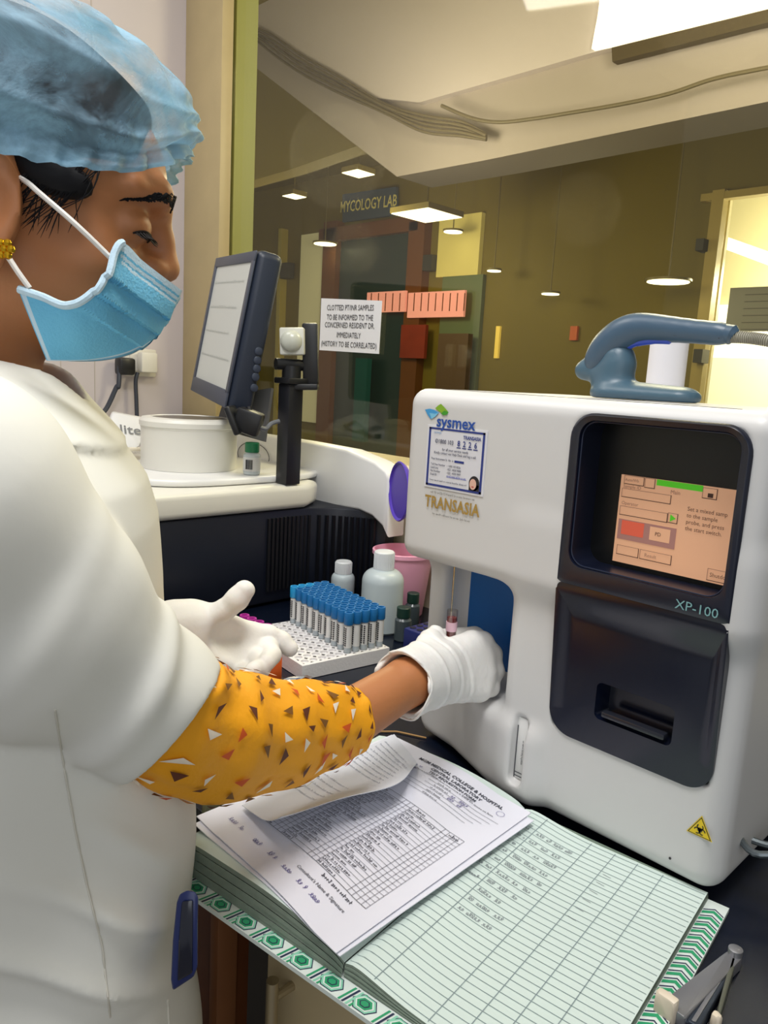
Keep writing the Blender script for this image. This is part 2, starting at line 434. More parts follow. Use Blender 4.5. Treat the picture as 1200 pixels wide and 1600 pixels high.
# pink barred window and red glow under it
m = MB(); far_box(576, 456, 636, 488, .02, y=YF - .09, mb=m); far_box(640, 456, 728, 496, .02, y=YF - .09, mb=m)
for k in range(14):
    if k == 5: continue
    x = 580 + k * 11.2; far_box(x - .6, 458, x + .6, 486, .003, y=YF - .11, mb=m, mi=1)
tag(m.build('barred_window', [mat('pink_lit', (236, 160, 158), 0.5, emit=.6), mat('bar_brown', (120, 70, 52), 0.5)]), 'pink lit window with thin vertical bars beyond the notice', 'window')
tag(far_box(630, 508, 668, 560, .03, y=YF - .09).build('red_cabinet', mat('red_brown', (140, 50, 26), 0.5, var=.3, vscale=9)), 'red brown cabinet beyond the glass beside the notice', 'cabinet')
tag(far_box(690, 522, 736, 610, .05, y=YF - .08).build('grey_cabinet', mat('shelf_brown', (96, 74, 52), 0.5)), 'dull brown cabinet beyond the glass right of the red one', 'cabinet')
tag(far_box(560, 560, 578, 690, .05, y=YF - .09).build('teal_curtain', mat('teal', (30, 92, 92), 0.7)), 'narrow teal curtain in the far doorway under the notice', 'curtain')
tag(far_box(893, 510, 904, 532, .02).build('orange_tag', mat('orange_tag', (206, 96, 30), 0.5)), 'small orange tag on the far olive wall above the scanner', 'tag')
tag(far_box(776, 510, 782, 560, .02).build('strip_lamp', mat('yellow_strip', (238, 206, 96), 0.5, emit=.5)), 'thin upright yellow strip lamp on the far wall', 'lamp')
# low bench and teal box close behind the pane
tag(MB().box((-2.6, 2.0, ZF), (-1.2, 2.6, .02), r=.01).build('bench', mat('bench_olive', (120, 112, 62), 0.5)), 'pale olive bench standing behind the glass', 'bench')
a = onz(545, 690, .02); b = onz(590, 700, .02)
tag(MB().box((-2.50, 2.06, .021), (-2.16, 2.34, .11), r=.008).build('teal_tray', mat('teal_tray', (40, 128, 132), 0.5)), 'teal box on the bench behind the glass', 'box')
# lamps beyond the glass; the large panel is a reflection built as a lamp
M_lamp = mat('lamp_panel', (255, 252, 240), 0.5, emit=4.0); M_house = mat('lamp_housing', (120, 108, 60), 0.5)
LN = ['large bright square ceiling panel just right of the lab sign', 'small square ceiling lamp above the lab sign', 'small bright ceiling lamp left of the lab sign']
for i, (px, py, s) in enumerate(((667, 333, .15), (560, 268, .075), (460, 304, .06))):
    p = ony(px, py, 3.55)
    t = thing('ceiling_lamp', LN[i], 'lamp', p, 'ceiling lamps beyond the glass')
    MB().box(p + np.array([-s * 1.05, -s * 1.05, -.012]), p + np.array([s * 1.05, s * 1.05, .02])).tube([p + np.array([0, 0, .02]), np.array([p[0], p[1], ZB])], .004, 8).build('housing', M_house, t)
    MB().box(p + np.array([-s, -s, -.016]), p + np.array([s, s, -.0121])).build('diffuser', M_lamp, t)
LN = ['small flat pendant lamp over the pale far door', 'pale pendant lamp by the yellow lit wall', 'small round pendant lamp on the dark olive wall above the barred window', 'second small pendant lamp on the dark olive wall, nearer the scanner', 'wide pendant lamp over the scanner handle', 'small pendant lamp inside the bright doorway']
for i, (px, py, s, yy) in enumerate(((508, 381, .10, 4.1), (708, 362, .07, 4.1), (772, 423, .05, 4.1), (860, 459, .06, 4.1), (1044, 440, .12, 4.0), (1152, 302, .06, 4.7))):  # spots in the pane, their hanging bodies and stems added
    p = ony(px, py, yy)
    t = thing('pendant_lamp', LN[i], 'lamp', p, 'pendant lamps beyond the glass')
    MB().lathe([(s, 0), (s, .012), (.004, .02), (.004, ZB - p[2])], 16, M=Matrix.Translation(p)).build('stem', M_house, t)
    MB().lathe([(s * .9, -.005), (s * .9, -.0005)], 16, M=Matrix.Translation(p)).build('diffuser', M_lamp, t)
# bright doorway at the right
M_frame = mat('door_frame_tan', (176, 156, 84), 0.5)
m = MB(); far_box(1090, 304, 1108, 800, .06, mb=m); far_box(1104, 288, 1400, 300, .058, mb=m)
structure(m, 'door_3', M_frame)
m = MB(); far_box(1112, 300, 1115, 800, .03, y=YF + .1, mb=m)
structure(m, 'trim_5', mat('edge_white', (225, 220, 190), .5))
structure(MB().box(ony(1096, 640, 5.85), ony(1400, 470, 5.88)), 'window_4', mat('lit_window_soft', (252, 252, 248), 0.5, emit=1.5))
structure(MB().box(ony(1000, 640, 5.82), ony(1400, 565, 5.84)), 'trim_6', mat('blown_sheet', (230, 232, 226), 0.5, emit=.8, bump=.8, bscale=7))  # added glowing sheet whitens the low part of the doorway
m = MB(); a = ony(1127, 377, 5.0); b = ony(1300, 440, 4.55)
m.tube([a, b], .035, 10)
tag(m.build('tube_lamp', mat('tube_lamp', (255, 255, 250), 0.5, emit=3.0)), 'long white tube lamp slanting across the bright doorway', 'lamp')
tag(far_box(1098, 377, 1110, 395, .09, y=YF - .03).build('door_closer', mat('closer', (60, 56, 40), 0.5)), 'dark door closer on the tan frame of the bright doorway', 'closer')
tag(far_box(1094, 547, 1108, 568, .09, y=YF - .03).build('door_lock', mat('closer', (60, 56, 40), 0.5)), 'dark lock block low on the tan frame of the bright doorway', 'lock')
t = thing('hanging_notice', 'grey ruled notice hanging in the bright doorway top right of the scanner', 'notice', ony(1200, 500, 4.2))
a = ony(1142, 450, 4.2); b = ony(1142, 518, 4.2); c = ony(1300, 440, 4.2)
m = MB(); m.box((a[0], 4.195, b[2]), (c[0], 4.2, a[2]))
for k in range(7): m.box((a[0] + .08, 4.1945, a[2] - .04 - k * .035), (c[0], 4.195, a[2] - .036 - k * .035), mi=1)
m.build('sheet', [mat('notice_grey', (150, 150, 140), 0.6), mat('notice_line', (96, 96, 90), .6)], t)
def lamp_pt(name, loc, power, col, r=.15):
    l = bpy.data.lights.new(name, 'POINT'); l.energy = power; l.color = col; l.shadow_soft_size = r
    o = bpy.data.objects.new(name, l); COL.objects.link(o); o.location = V(loc)
lamp_pt('corridor_light', (-3.6, 3.2, 1.2), 26, (1, .95, .82))  # unseen fill added to brighten the room behind the glass
lamp_pt('corridor_light', (-1.9, 3.0, 1.2), 12, (1, .95, .82))
lamp_pt('soffit_light', (-0.7, 1.5, 1.2), 30, (1, .97, .95))  # unseen fill added to brighten the soffit slabs
lamp_pt('soffit_light', (-1.9, 1.6, 1.1), 22, (1, .97, .95))
lamp_pt('bright_room_light', (-1.6, 5.2, 1.2), 120, (1, .97, .88))  # unseen fill added to brighten the room past the doorway

# notice on the pane
t = thing('paper_notice', 'white paper notice about clotted samples taped to the glass pane', 'notice', ony(547, 552, YW + .028))
yN = YW + .0285
a, b, c, d = [ony(px, py, yN) for px, py in ((502, 466), (597, 470), (592, 553), (499, 547))]
def nm(u, v): return (d + (c - d) * u) * (1 - v) + (a + (b - a) * u) * v
MB().sheet(lambda u, v: nm(u, v), 4, 4, thick=.0005).build('sheet', mat('white_paper', (232, 231, 232), 0.6), t)
m = MB()
for s, v, sz in (('CLOTTED PT/INR SAMPLES', .84, .0165), ('TO BE INFORMED TO THE', .655, .0165), ('CONCERNED RESIDENT DR.', .505, .0165), ('IMMEDIATELY', .315, .0165), ('(HISTORY TO BE CORRELATED)', .135, .0165)):
    m.text(s, sz, frame(nm(.5, v) + np.array([0, -.0012, 0]), c - d, a - d), sx=.78, bold=.0)
m.build('lettering', mat('ink', (40, 40, 46), 0.7), t)

# wall socket with its plugs and leads
ps = onx(221, 565, XL)
M_sock = mat('socket_white', (216, 212, 200), 0.35)
t = thing('wall_socket', 'white double wall socket plate on the left wall behind the mask', 'socket', ps + np.array([.0, 0, -.03]))
a = onx(192, 543, XL); b = onx(241, 589, XL)
m = MB(); m.box((XL, a[1], b[2]), (XL + .012, b[1], a[2]), r=.004, seg=2)
m.build('plate', M_sock, t)
MB().box((XL + .012, a[1] + .012, b[2] + .014), (XL + .016, b[1] - .012, a[2] - .014), r=.002).build('insert', mat('socket_insert', (206, 202, 192), .35), t)
pc = onx(190, 572, XL)
MK = mat('black_plastic', (22, 23, 26), 0.4)
def lead(pts, r=.005, n=8): return MB().tube(smooth_path(pts, 8), r, n)
t = thing('black_plug', 'black mains plug with its lead in the socket', 'plug', pc)
MB().box(pc + np.array([.017, -.03, -.022]), pc + np.array([.055, .014, .022]), r=.008).build('plug_body', MK, t)
lead([pc + np.array([.04, -.025, 0]), pc + np.array([.045, -.03, -.05]), onx(182, 605, XL + .04), onx(165, 640, XL + .04), onx(140, 664, XL + .05), onx(120, 690, XL + .08)], .0062).build('lead', mat('dark_lead', (52, 56, 66), 0.45), t)
pa = onx(221, 566, XL)
t = thing('white_adapter', 'white adapter with a dark lead in the socket', 'adapter', pa)
MB().box(pa + np.array([.017, -.022, -.026]), pa + np.array([.045, .024, .026]), r=.005).build('adapter_body', M_sock, t)
lead([onx(215, 582, XL + .03), onx(212, 596, XL + .03), onx(213, 625, XL + .03), onx(214, 655, XL + .03)], .0055).build('lead', mat('dark_lead', (52, 56, 66), 0.45), t)

# ---------------------------------------------------------------- worktop and units below
YE = 0.39
o = MB().prism([(-1.94, .0), (-1.10, .0), (-1.10, YE), (1.2, YE), (1.2, YW), (-1.94, YW)], -.03, 0, r=.003).build('worktop', M_granite)
tag(o, 'glossy black granite worktop carrying the analyzers', 'worktop')
M_cream = mat('cream_laminate', (202, 184, 146), 0.45, var=.04)
t = thing('base_cabinet', 'cream base cabinet with a steel bar handle under the worktop', 'cabinet', (0.1, .75, ZF))
x0 = ony(411, 1520, .42)[0]
MB().box((x0, .45, ZF), (1.0, YW - .01, -.031)).build('body', M_cream, t)
MB().box((x0, .425, ZF + .08), (x0 + .42, .449, -.045), r=.002).build('door', M_cream, t)
dn = t.children[-1]
h0 = ony(426, 1532, .40); h1 = np.array([h0[0], h0[1], h0[2] - .16])
MB().tube([h0, h1], .0062, 14).tube([h0 + np.array([0, 0, -.02]), h0 + np.array([0, .026, -.02])], .0045, 10).tube([h1 + np.array([0, 0, .02]), h1 + np.array([0, .026, .02])], .0045, 10).build('handle', mat('brushed_steel', (190, 178, 152), 0.3, metal=.9), dn)
t = thing('wooden_side_unit', 'reddish brown wooden unit under the ledger corner beside the coat', 'cabinet', (-.62, .6, ZF))
M_wood = mat('red_wood', (112, 64, 36), 0.4, var=.25, vscale=12)
xa = ony(300, 1500, .43)[0]; xb = ony(352, 1500, .43)[0]
MB().box((xa - .25, .43, ZF), (xb - .012, .47, -.05)).build('panel', M_wood, t)
MB().box((xb - .016, .42, ZF), (xb, .446, -.05), r=.001).build('edge_board', mat('pale_wood', (136, 88, 54), 0.4, var=.2, vscale=12), t)
tag(MB().box((xb + .001, .75, ZF), (x0 - .001, .78, -.031)).build('back_panel', M_dark), 'black recess panel between the wooden unit and the cream cabinet', 'panel')  # shade of the open gap put in as a near-black sheet

# ---------------------------------------------------------------- the coagulation analyzer along the left wall
M_iv = mat('machine_ivory', (226, 224, 214), 0.35, var=.03, vscale=5)
M_iv2 = mat('machine_white', (232, 232, 230), 0.3)
M_navy = mat('machine_navy', (17, 22, 36), 0.38)
XE = -1.17; ZL = .187; ZT = .235
t = thing('coagulation_analyzer', 'large ivory and navy bench analyzer along the left wall with a drum on its top', 'analyzer', (-1.5, .75, 0))
plan = [(-1.90, .42), (XE, .42), (XE, .90), (XE + .004, .95), (XE + .022, .995), (XE + .06, 1.03), (XE + .10, 1.048), (XE + .115, 1.06), (XE + .115, 1.085), (-1.90, 1.085)]
MB().prism(plan, .006, ZL, r=.004).build('lower_body', M_navy, t)
m = MB()
for k in range(22):                       # vent slats round the far corner
    s = k / 21
    if s < .5: x = XE + .001; y = .86 + s * .2
    else: x = XE + (s - .5) * 2 * .10; y = .93 + math.sqrt((s - .5) * 2) * .112
    m.box((x - .002, y - .004, .03), (x + .004, y + .001, ZL - .014))
m.build('vent_grille', mat('vent_black', (9, 11, 18), .5), t)
MB().prism([(-1.90, .40), (XE + .006, .40), (XE + .008, .945), (XE - .03, 1.0), (-1.90, 1.0)], ZL + .001, ZT, r=.012, seg=4).build('top_cover', M_iv, t)
# raised deck under the drum
dc = (onz(217, 745, ZT) + onz(357, 745, ZT)) / 2; dc = dc + np.array([-.035, .03, 0])
def deck(u):
    a = 2 * math.pi * u; return (dc[0] + .015 + .16 * math.copysign(abs(math.cos(a)) ** .6, math.cos(a)), dc[1] + .04 + .215 * math.copysign(abs(math.sin(a)) ** .6, math.sin(a)))
MB().prism([deck(i / 48) for i in range(48)], ZT + .001, ZT + .014, r=.005, seg=3).build('deck_plate', M_iv2, t)
R = .094
MB().lathe([(R, ZT + .0145), (R, ZT + .093), (R + .001, ZT + .094), (R + .001, ZT + .096), (R + .003, ZT + .098), (R + .003, ZT + .107), (R - .002, ZT + .113), (R - .018, ZT + .115), (R - .022, ZT + .112)], 56, M=Matrix.Translation((dc[0], dc[1], 0))).build('drum', M_iv, t)
MB().lathe([(R - .023, ZT + .11), (R - .023, ZT + .1135)], 48, M=Matrix.Translation((dc[0], dc[1], 0))).build('drum_lid', mat('smoke_lid', (104, 98, 90), 0.3), t)
# curved back shroud ending in a wing at the right
Y5 = 1.03
pts = [(250, 655), (330, 668), (470, 690), (540, 703), (585, 722), (602, 736), (607, 748), (604, 840), (596, 822), (580, 806), (560, 797), (530, 792), (478, 800), (474, 772), (250, 745)]
P = [ony(px, py, Y5) for px, py in pts]
Mx = Matrix(((1, 0, 0, 0), (0, 0, 1, Y5), (0, 1, 0, 0), (0, 0, 0, 1)))
MB().prism([(p[0], p[2]) for p in P], 0, .05, M=Mx, r=.006, seg=3).build('rear_shroud', M_iv2, t)
rg = ony(396, 712, Y5 - .002); m = MB()
rp = [rg + np.array([.062 * math.cos(a), -.001, .03 * math.sin(a)]) for a in np.linspace(0, 2 * math.pi, 40)]
m.tube(rp, .0009, 6).build('drawn_ring', mat('pencil', (92, 92, 90), .6), t)
m = MB(); mm = lambda x, y: (x, y, ZT + .0012)
p0 = onz(160, 712, ZT)
for k in range(4): micro(m, lambda x, y: (p0[0] + y, p0[1] + x, ZT + .0012), 0, .12, -.02 - k * .014, .009, 0, seed=k)
m.build('printed_key', mat('grey_print', (150, 148, 144), .6), t)

# green capped vial on the deck
def vial(loc, h, r, cap, glass, name, label, group=None, labelband=True):
    t = thing(name, label, 'vial', loc, group); T = Matrix.Translation(V(loc))
    MB().lathe([(r * .9, 0), (r, .002), (r, h * .62), (r * .62, h * .72)], 24, M=T).build('glass_body', glass, t)
    MB().lathe([(r * .8, h * .70), (r * .84, h * .71), (r * .84, h * .985), (r * .76, h)], 24, M=T).build('cap', cap, t)
    if labelband:
        m = MB(); m.lathe([(r + .0004, h * .12), (r + .0004, h * .55)], 24, M=T)
        for k in range(7):
            a = math.radians(-75 + k * 7); x, y = math.cos(a) * (r + .0008), math.sin(a) * (r + .0008)
            m.box((x - .0005, y - .0005, h * .18), (x + .0005, y + .0005, h * .48), mi=1, M=T)
        m.build('label_band', [mat('white_label', (226, 226, 222), .5), mat('ink', (40, 40, 46), .7)], t)
    return t
M_gcap = mat('green_cap', (24, 120, 74), 0.4); M_clear = mat('clear_glass', (206, 214, 214), 0.15)
pv = onz(393, 741, ZT + .0145); vial(pv, .062, .0165, M_gcap, M_clear, 'reagent_vial', 'small clear vial with a bright green cap standing beside the ivory drum')

# post, monitor, sensor
M_blk = mat('post_black', (20, 21, 27), 0.42)
pp = onx(448, 800, XE - .012); D = np.linalg.norm((pp - CAM) @ np.array([-.697, -.696, .17])) 
t = thing('monitor_stand', 'black square post on the ivory analyzer carrying the monitor', 'stand', (pp[0], pp[1], ZL))
ztop = onx(454, 600, pp[0])[2]
MB().box((pp[0] - .017, pp[1] - .017, ZT + .001), (pp[0] + .017, pp[1] + .017, ztop), r=.002).build('post', M_blk, t)
MB().box((pp[0] - .026, pp[1] - .022, ztop), (pp[0] + .022, pp[1] + .03, ztop + .012), r=.003).build('head_plate', MK, t)
MB().tube([(pp[0], pp[1], ztop + .012), (pp[0], pp[1], ztop + .034)], .018, 18).tube([(pp[0] - .01, pp[1] - .03, ztop + .036), (pp[0] + .01, pp[1] + .035, ztop + .036)], .011, 12).build('swivel', MK, t)
bx = np.array([pp[0] + .015, pp[1] + .022, ztop])
Mb = frame(bx, W(495, 560, 1.4) - W(470, 560, 1.4), (0, 0, 1))
MB().box((-.004, 0, -.008), (.026, .115, .004), r=.004, M=Mb).box((-.03, -.010, -.012), (.026, .002, .02), r=.003, M=Mb).build('bracket', MK, t)
# monitor
pr = W(405, 388, 1.38); u = W(340, 401, 1.66) - pr; v = W(373, 641, 1.355) - pr
Lu = np.linalg.norm(u); Lv = np.linalg.norm(v); u = u / Lu; v = v - u * (u @ v); v /= np.linalg.norm(v)
n = np.cross(u, v); n = n if n @ (pr - CAM) < 0 else -n          # screen normal, to the front
Mm = frame(pr, -u, -v, n); Mm.translation = V(pr)
if np.dot(np.cross(-u, -v), n) < 0: Mm = Matrix((V(-u), V(-v), V(n))).transposed().to_4x4(); Mm.translation = V(pr)
t = thing('monitor', 'small dark blue monitor with a pale screen turned towards the masked person', 'monitor', pr + v * Lv - n * .03)
M_mon = mat('monitor_navy', (34, 42, 58), 0.42); M_mon2 = mat('monitor_bezel', (60, 66, 80), 0.45)
MB().box((-Lu, -Lv, -.05), (0, 0, 0), r=.014, seg=4, M=Mm).build('housing', M_mon, t)
fr = MB()
w = .032
for lo, hi in (((-Lu + .004, -.024, 0), (-.004, -.004, .004)), ((-Lu + .004, -Lv + .004, 0), (-.004, -Lv + .036, .004)), ((-Lu + .004, -Lv + .03, 0), (-Lu + .022, -.02, .004)), ((-.022, -Lv + .03, 0), (-.004, -.02, .004))):
    fr.box(lo, hi, r=.0015, M=Mm)
fr.build('bezel', M_mon2, t)
sc = MB(); sc.box((-Lu + .02, -Lv + .034, -.001), (-.02, -.022, .0012), M=Mm)
for k in range(4):
    micro(sc, lambda x, y: Mm @ Vector((x, y, .0018)), -Lu + .035, -.05 - .02 * (k % 3), -.06 - k * .05, .006, 1, seed=40 + k)
sc.build('screen', [mat('screen_pale', (184, 187, 182), 0.3, emit=.12), mat('screen_grey_text', (176, 179, 174), .5)], t)
bt = MB(); 
for (px, py) in ((404, 549), (402, 563), (401, 576), (399, 589), (397, 606)):
    q = ray(px, py); q = q / np.linalg.norm(q)
    # point on the side plane x_local = 0
    tt = ((pr - CAM) @ (-u)) / (q @ (-u)); p = CAM + q * tt
    Mt = frame(p, n, v); 
    bt.lathe([(.0075, 0), (.0075, .002), (.0055, .003)], 16, M=frame(p, n, -v, -u))
bt.build('button', mat('button_dark', (50, 58, 74), .35), t)
# motion sensor cube
ps = W(455, 533, 1.43); Ms = frame(ps, W(475, 533, 1.43) - ps, (0, 0, 1))
t = thing('dome_sensor', 'white cube with a domed lens clamped beside the monitor', 'sensor', ps - np.array([0, 0, .026]))
MB().box((-.022, -.025, -.045), (.024, .025, 0), r=.003, M=Ms).build('cube_case', mat('sensor_white', (206, 206, 196), .45), t)
m = MB(); m.lathe([(.0205 * math.cos(a), .014 * math.sin(a)) for a in np.linspace(0, 1.45, 8)], 28, M=Ms @ Matrix.Translation((0, 0, -.0005)))
m.build('dome_lens', mat('dome_white', (190, 192, 180), .25), t)
# clamp under the monitor
pk = W(388, 655, 1.40)
t = thing('camera_clamp', 'black folding clamp hanging under the monitor', 'clamp', pk)
Mk = frame(pk, W(400, 655, 1.4) - pk, (0, 0, 1))
MB().box((-.022, -.026, -.02), (.026, .018, .02), r=.006, M=Mk @ Matrix.Rotation(-.35, 4, 'Z')).build('jaw', MK, t)
MB().box((-.03, -.02, -.03), (-.018, .034, .03), r=.004, M=Mk @ Matrix.Rotation(.35, 4, 'Z')).tube([W(388, 636, 1.40), W(392, 650, 1.4)], .006, 8).build('arm', MK, t)
lead([W(405, 668, 1.40), W(415, 670, 1.41), W(424, 662, 1.42), W(436, 658, 1.43)], .0042).build('cord', mat('grey_cord', (96, 100, 108), .5), t)
t = thing('document_holder', 'dark grey slanted plate standing behind the monitor', 'holder', onz(345, 672, .30))
a, b, c, d = W(336, 668, 1.62), W(412, 690, 1.50), W(424, 606, 1.50), W(352, 618, 1.62)
MB().sheet(lambda u, v: (a + (b - a) * u) * (1 - v) + (d + (c - d) * u) * v, 2, 2, thick=.006).build('plate', mat('holder_grey', (88, 88, 88), .5), t)

# white box with its logo, cables on top at the back
pb = onz(190, 690, ZT)
t = thing('elite_box', 'white sloped box lettered elite at the back of the ivory analyzer', 'box', np.array([-1.62, .80, ZT]))
q0, q1, q2, q3 = W(160, 697, 1.62), W(218, 701, 1.66), W(232, 655, 1.72), W(176, 644, 1.68)
e0, e1 = W(330, 690, 1.78), W(300, 668, 1.80)
def hull(pts_front, depthv, mt, name, parent):
    b = bmesh.new(); vs = [b.verts.new(V(p)) for p in pts_front] + [b.verts.new(V(p + depthv)) for p in pts_front]
    bmesh.ops.convex_hull(b, input=vs); bmesh.ops.bevel(b, geom=b.edges[:], offset=.006, segments=2, affect='EDGES', profile=.5)
    return MB().bm(b).build(name, mt, parent)
hull([q0, q1, q2, q3], np.array([-.05, .02, 0]), M_iv2, 'sloped_back', t)
hull([q1 + np.array([.002, .01, .0]), W(345, 700, 1.74), W(345, 686, 1.76), q2], np.array([-.05, .03, 0]), M_iv2, 'side_panel', t)
fn = q0 + (q1 - q0) * .5 + (q3 - q0) * .5
nn = np.cross(q1 - q0, q3 - q0); nn /= np.linalg.norm(nn)
if nn @ (CAM - fn) < 0: nn = -nn
MB().text('elite', .034, frame(fn + nn * .002, q1 - q0, q3 - q0), sx=1.1, bold=.01).build('lettering', mat('logo_grey', (120, 122, 124), .5), t)
m = MB(); 
for k in range(3):
    p = W(252 + k * 10, 688, 1.66); m.box(p + np.array([-.006, -.006, -.006]), p + np.array([.006, .006, .006]))
m.build('connector', mat('connector_grey', (98, 102, 104), .5), t)
M_pcord = mat('cream_cord', (222, 214, 194), .5)
pts = []
cp = smooth_path([W(96, 652, 1.50), W(112, 655, 1.50), W(125, 668, 1.50), (W(140, 676, 1.5)), W(150, 684, 1.52), W(165, 697, 1.54)], 24)
for i, p in enumerate(cp):
    a = i * .42; pts.append(p + np.array([.010 * math.cos(a), .010 * math.cos(a), .016 * math.sin(a)]))
tag(MB().tube(pts, .0042, 8).build('coiled_cord', M_pcord), 'cream coiled telephone cord beside the coat shoulder', 'cord')
tag(lead([W(170, 700, 1.55), W(200, 702, 1.56), W(235, 702, 1.6)], .004).build('flat_cord', M_pcord), 'straight cream cord lying in front of the elite box', 'cord')
pts = [W(250, 668, 1.74), W(280, 660, 1.75), W(305, 668, 1.74), W(318, 660, 1.72), W(335, 668, 1.74), W(322, 678, 1.72), W(300, 676, 1.7), W(286, 684, 1.7), W(312, 690, 1.68), W(340, 676, 1.7), W(356, 684, 1.70)]
tag(lead(pts, .0042).build('white_cables', M_pcord), 'tangled white cable heap behind the ivory drum', 'cable')
tag(MB().box(W(150, 702, 1.5) * 0 + np.array([-1.82, .60, ZT + .001]), np.array([-1.575, .74, ZT + .007]), r=.003).build('grey_mat', mat('mat_grey', (92, 96, 104), .6)), 'dark grey mat under the coiled cord', 'mat')

# ---------------------------------------------------------------- things on the black worktop
# white foam rack with blue capped tubes
zr = .024
a0 = onz(412, 978, zr); a1 = onz(474, 1038, zr); a2 = onz(587, 1003, zr)
ex = a0 - a1; ey = a2 - a1; LX = np.linalg.norm(ex); LY = np.linalg.norm(ey); ex = ex / LX; ey = ey / LY
bis = (ex + ey) / np.linalg.norm(ex + ey); per = (ex - ey) / np.linalg.norm(ex - ey); ex = (bis + per) / math.sqrt(2); ey = (bis - per) / math.sqrt(2)
Mr = frame((a1[0], a1[1], 0), ex, ey, (0, 0, 1)) if np.cross(ex, ey)[2] > 0 else None
if Mr is None: Mr = Matrix((V(ex), V(ey), Vector((0, 0, 1)))).transposed().to_4x4(); Mr.translation = (a1[0], a1[1], 0)
NX, NY = 10, 10
sx = LX / (NX + .1); sy = LY / (NY + .1); tr_ = min(sx, sy)
t = thing('tube_rack', 'white foam rack half filled with blue capped blood tubes', 'rack', Mr @ Vector((LX / 2, LY / 2, 0)))
rr = min(sx, sy) * .40
def plate_holes():
    m = MB(); k = 12
    for i in range(NX):
        for j in range(NY):
            cx = (i + .55) * sx; cy = (j + .55) * sy
            sq = []
            for q in range(k):
                a = 2 * math.pi * q / k; c, s = math.cos(a), math.sin(a); e = 1 / max(abs(c), abs(s))
                sq.append((cx + c * e * sx / 2, cy + s * e * sy / 2, zr))
            ri = [(cx + rr * math.cos(2 * math.pi * q / k), cy + rr * math.sin(2 * math.pi * q / k), zr) for q in range(k)]
            rb = [(p[0], p[1], zr - .0035) for p in ri]
            fs = [(q, (q + 1) % k, k + (q + 1) % k, k + q) for q in range(k)] + [(k + q, k + (q + 1) % k, 2 * k + (q + 1) % k, 2 * k + q) for q in range(k)] + [tuple(2 * k + q for q in range(k))]
            m.add(sq + ri + rb, fs, 0, Mr)
    x0, y0, x1, y1 = .05 * sx, .05 * sy, LX - .05 * sx, LY - .05 * sy
    e = .004
    def ring(z, g): return [(x0 - g, y0 - g, z), (x1 + g, y0 - g, z), (x1 + g, y1 + g, z), (x0 - g, y1 + g, z)]
    R_ = ring(zr, 0) + ring(zr - .001, e) + ring(.001, e)
    fs = [(q, (q + 1) % 4, 4 + (q + 1) % 4, 4 + q) for q in range(4)] + [(4 + q, 4 + (q + 1) % 4, 8 + (q + 1) % 4, 8 + q) for q in range(4)] + [(11, 10, 9, 8)]
    m.add(R_, fs, 0, Mr); return m
plate_holes().build('foam_block', mat('foam_white', (228, 226, 226), .6, bump=.15, bscale=300), t, sharp=.5)
M_bcap = mat('blue_cap', (28, 112, 176), .4); M_lcap = mat('light_blue_cap', (40, 156, 214), .4); M_tube = mat('tube_clear', (176, 186, 192), .2)
M_lab = mat('tube_label', (222, 222, 220), .5); M_ink = mat('ink', (40, 40, 46), .7); M_hole = mat('cap_hollow', (14, 52, 96), .5)
def make_tube(name, label, capm, group, cat='blood tube'):
    t = thing(name, label, cat, (0, 0, 0), group)
    MB().lathe([(.003, 0), (.0054, .003), (.0058, .007), (.0058, .056)], 14).build('tube_body', M_tube, t)
    m = MB(); m.lathe([(.0061, .012), (.0061, .047)], 14)
    for k in range(9):
        z = .015 + k * .0034; w = .0028 if k % 3 else .0045
        for a in (-1.9, -1.2): 
            m.box((.0062 * math.cos(a) - .0012, .0062 * math.sin(a) - .0008, z), (.0062 * math.cos(a) + .0012, .0062 * math.sin(a) + .0002, z + .0017), mi=1)
    m.build('label_strip', [M_lab, M_ink], t)
    c = MB().lathe([(.0071, .049), (.0076, .050), (.0076, .067), (.0072, .0685), (.0050, .0685), (.0046, .062)], 16).build('cap', capm, t)
    return t
def dup(src, loc, label, rz=0, s=1.0, mats=None):
    r = src.copy(); COL.objects.link(r); r.location = V(loc); r.rotation_euler = (0, 0, rz); r['label'] = label; ORG[r.name] = np.array(loc, float)
    for ch in src.children:
        c = ch.copy(); COL.objects.link(c); c.parent = r
        for g in ch.children:
            d = g.copy(); COL.objects.link(d); d.parent = c
    return r
proto = make_tube('blood_tube', 'x', M_bcap, 'blue capped tubes in the white rack'); first = True
proto2 = make_tube('blood_tube', 'x', M_lcap, 'blue capped tubes in the white rack'); first2 = True
for j in range(NY):
    for i in range(NX):
        # empty holes at the front left corner of the rack
        if j < 5: continue
        p = Mr @ Vector(((i + .55) * sx, (j + .55) * sy, zr - .0033))
        lite = (j <= 7 and i == NX - 1)
        lab = 'dark blue capped blood tube standing in the white rack'
        if lite: lab = 'light blue capped blood tube at the left end of the white rack'
        src = proto2 if lite else proto
        rz = random.uniform(-.5, .5)
        if lite and first2: o = proto2; first2 = False; o.location = p; o['label'] = lab; o.rotation_euler.z = rz
        elif not lite and first: o = proto; first = False; o.location = p; o['label'] = lab; o.rotation_euler.z = rz
        else: o = dup(src, p, lab, rz)
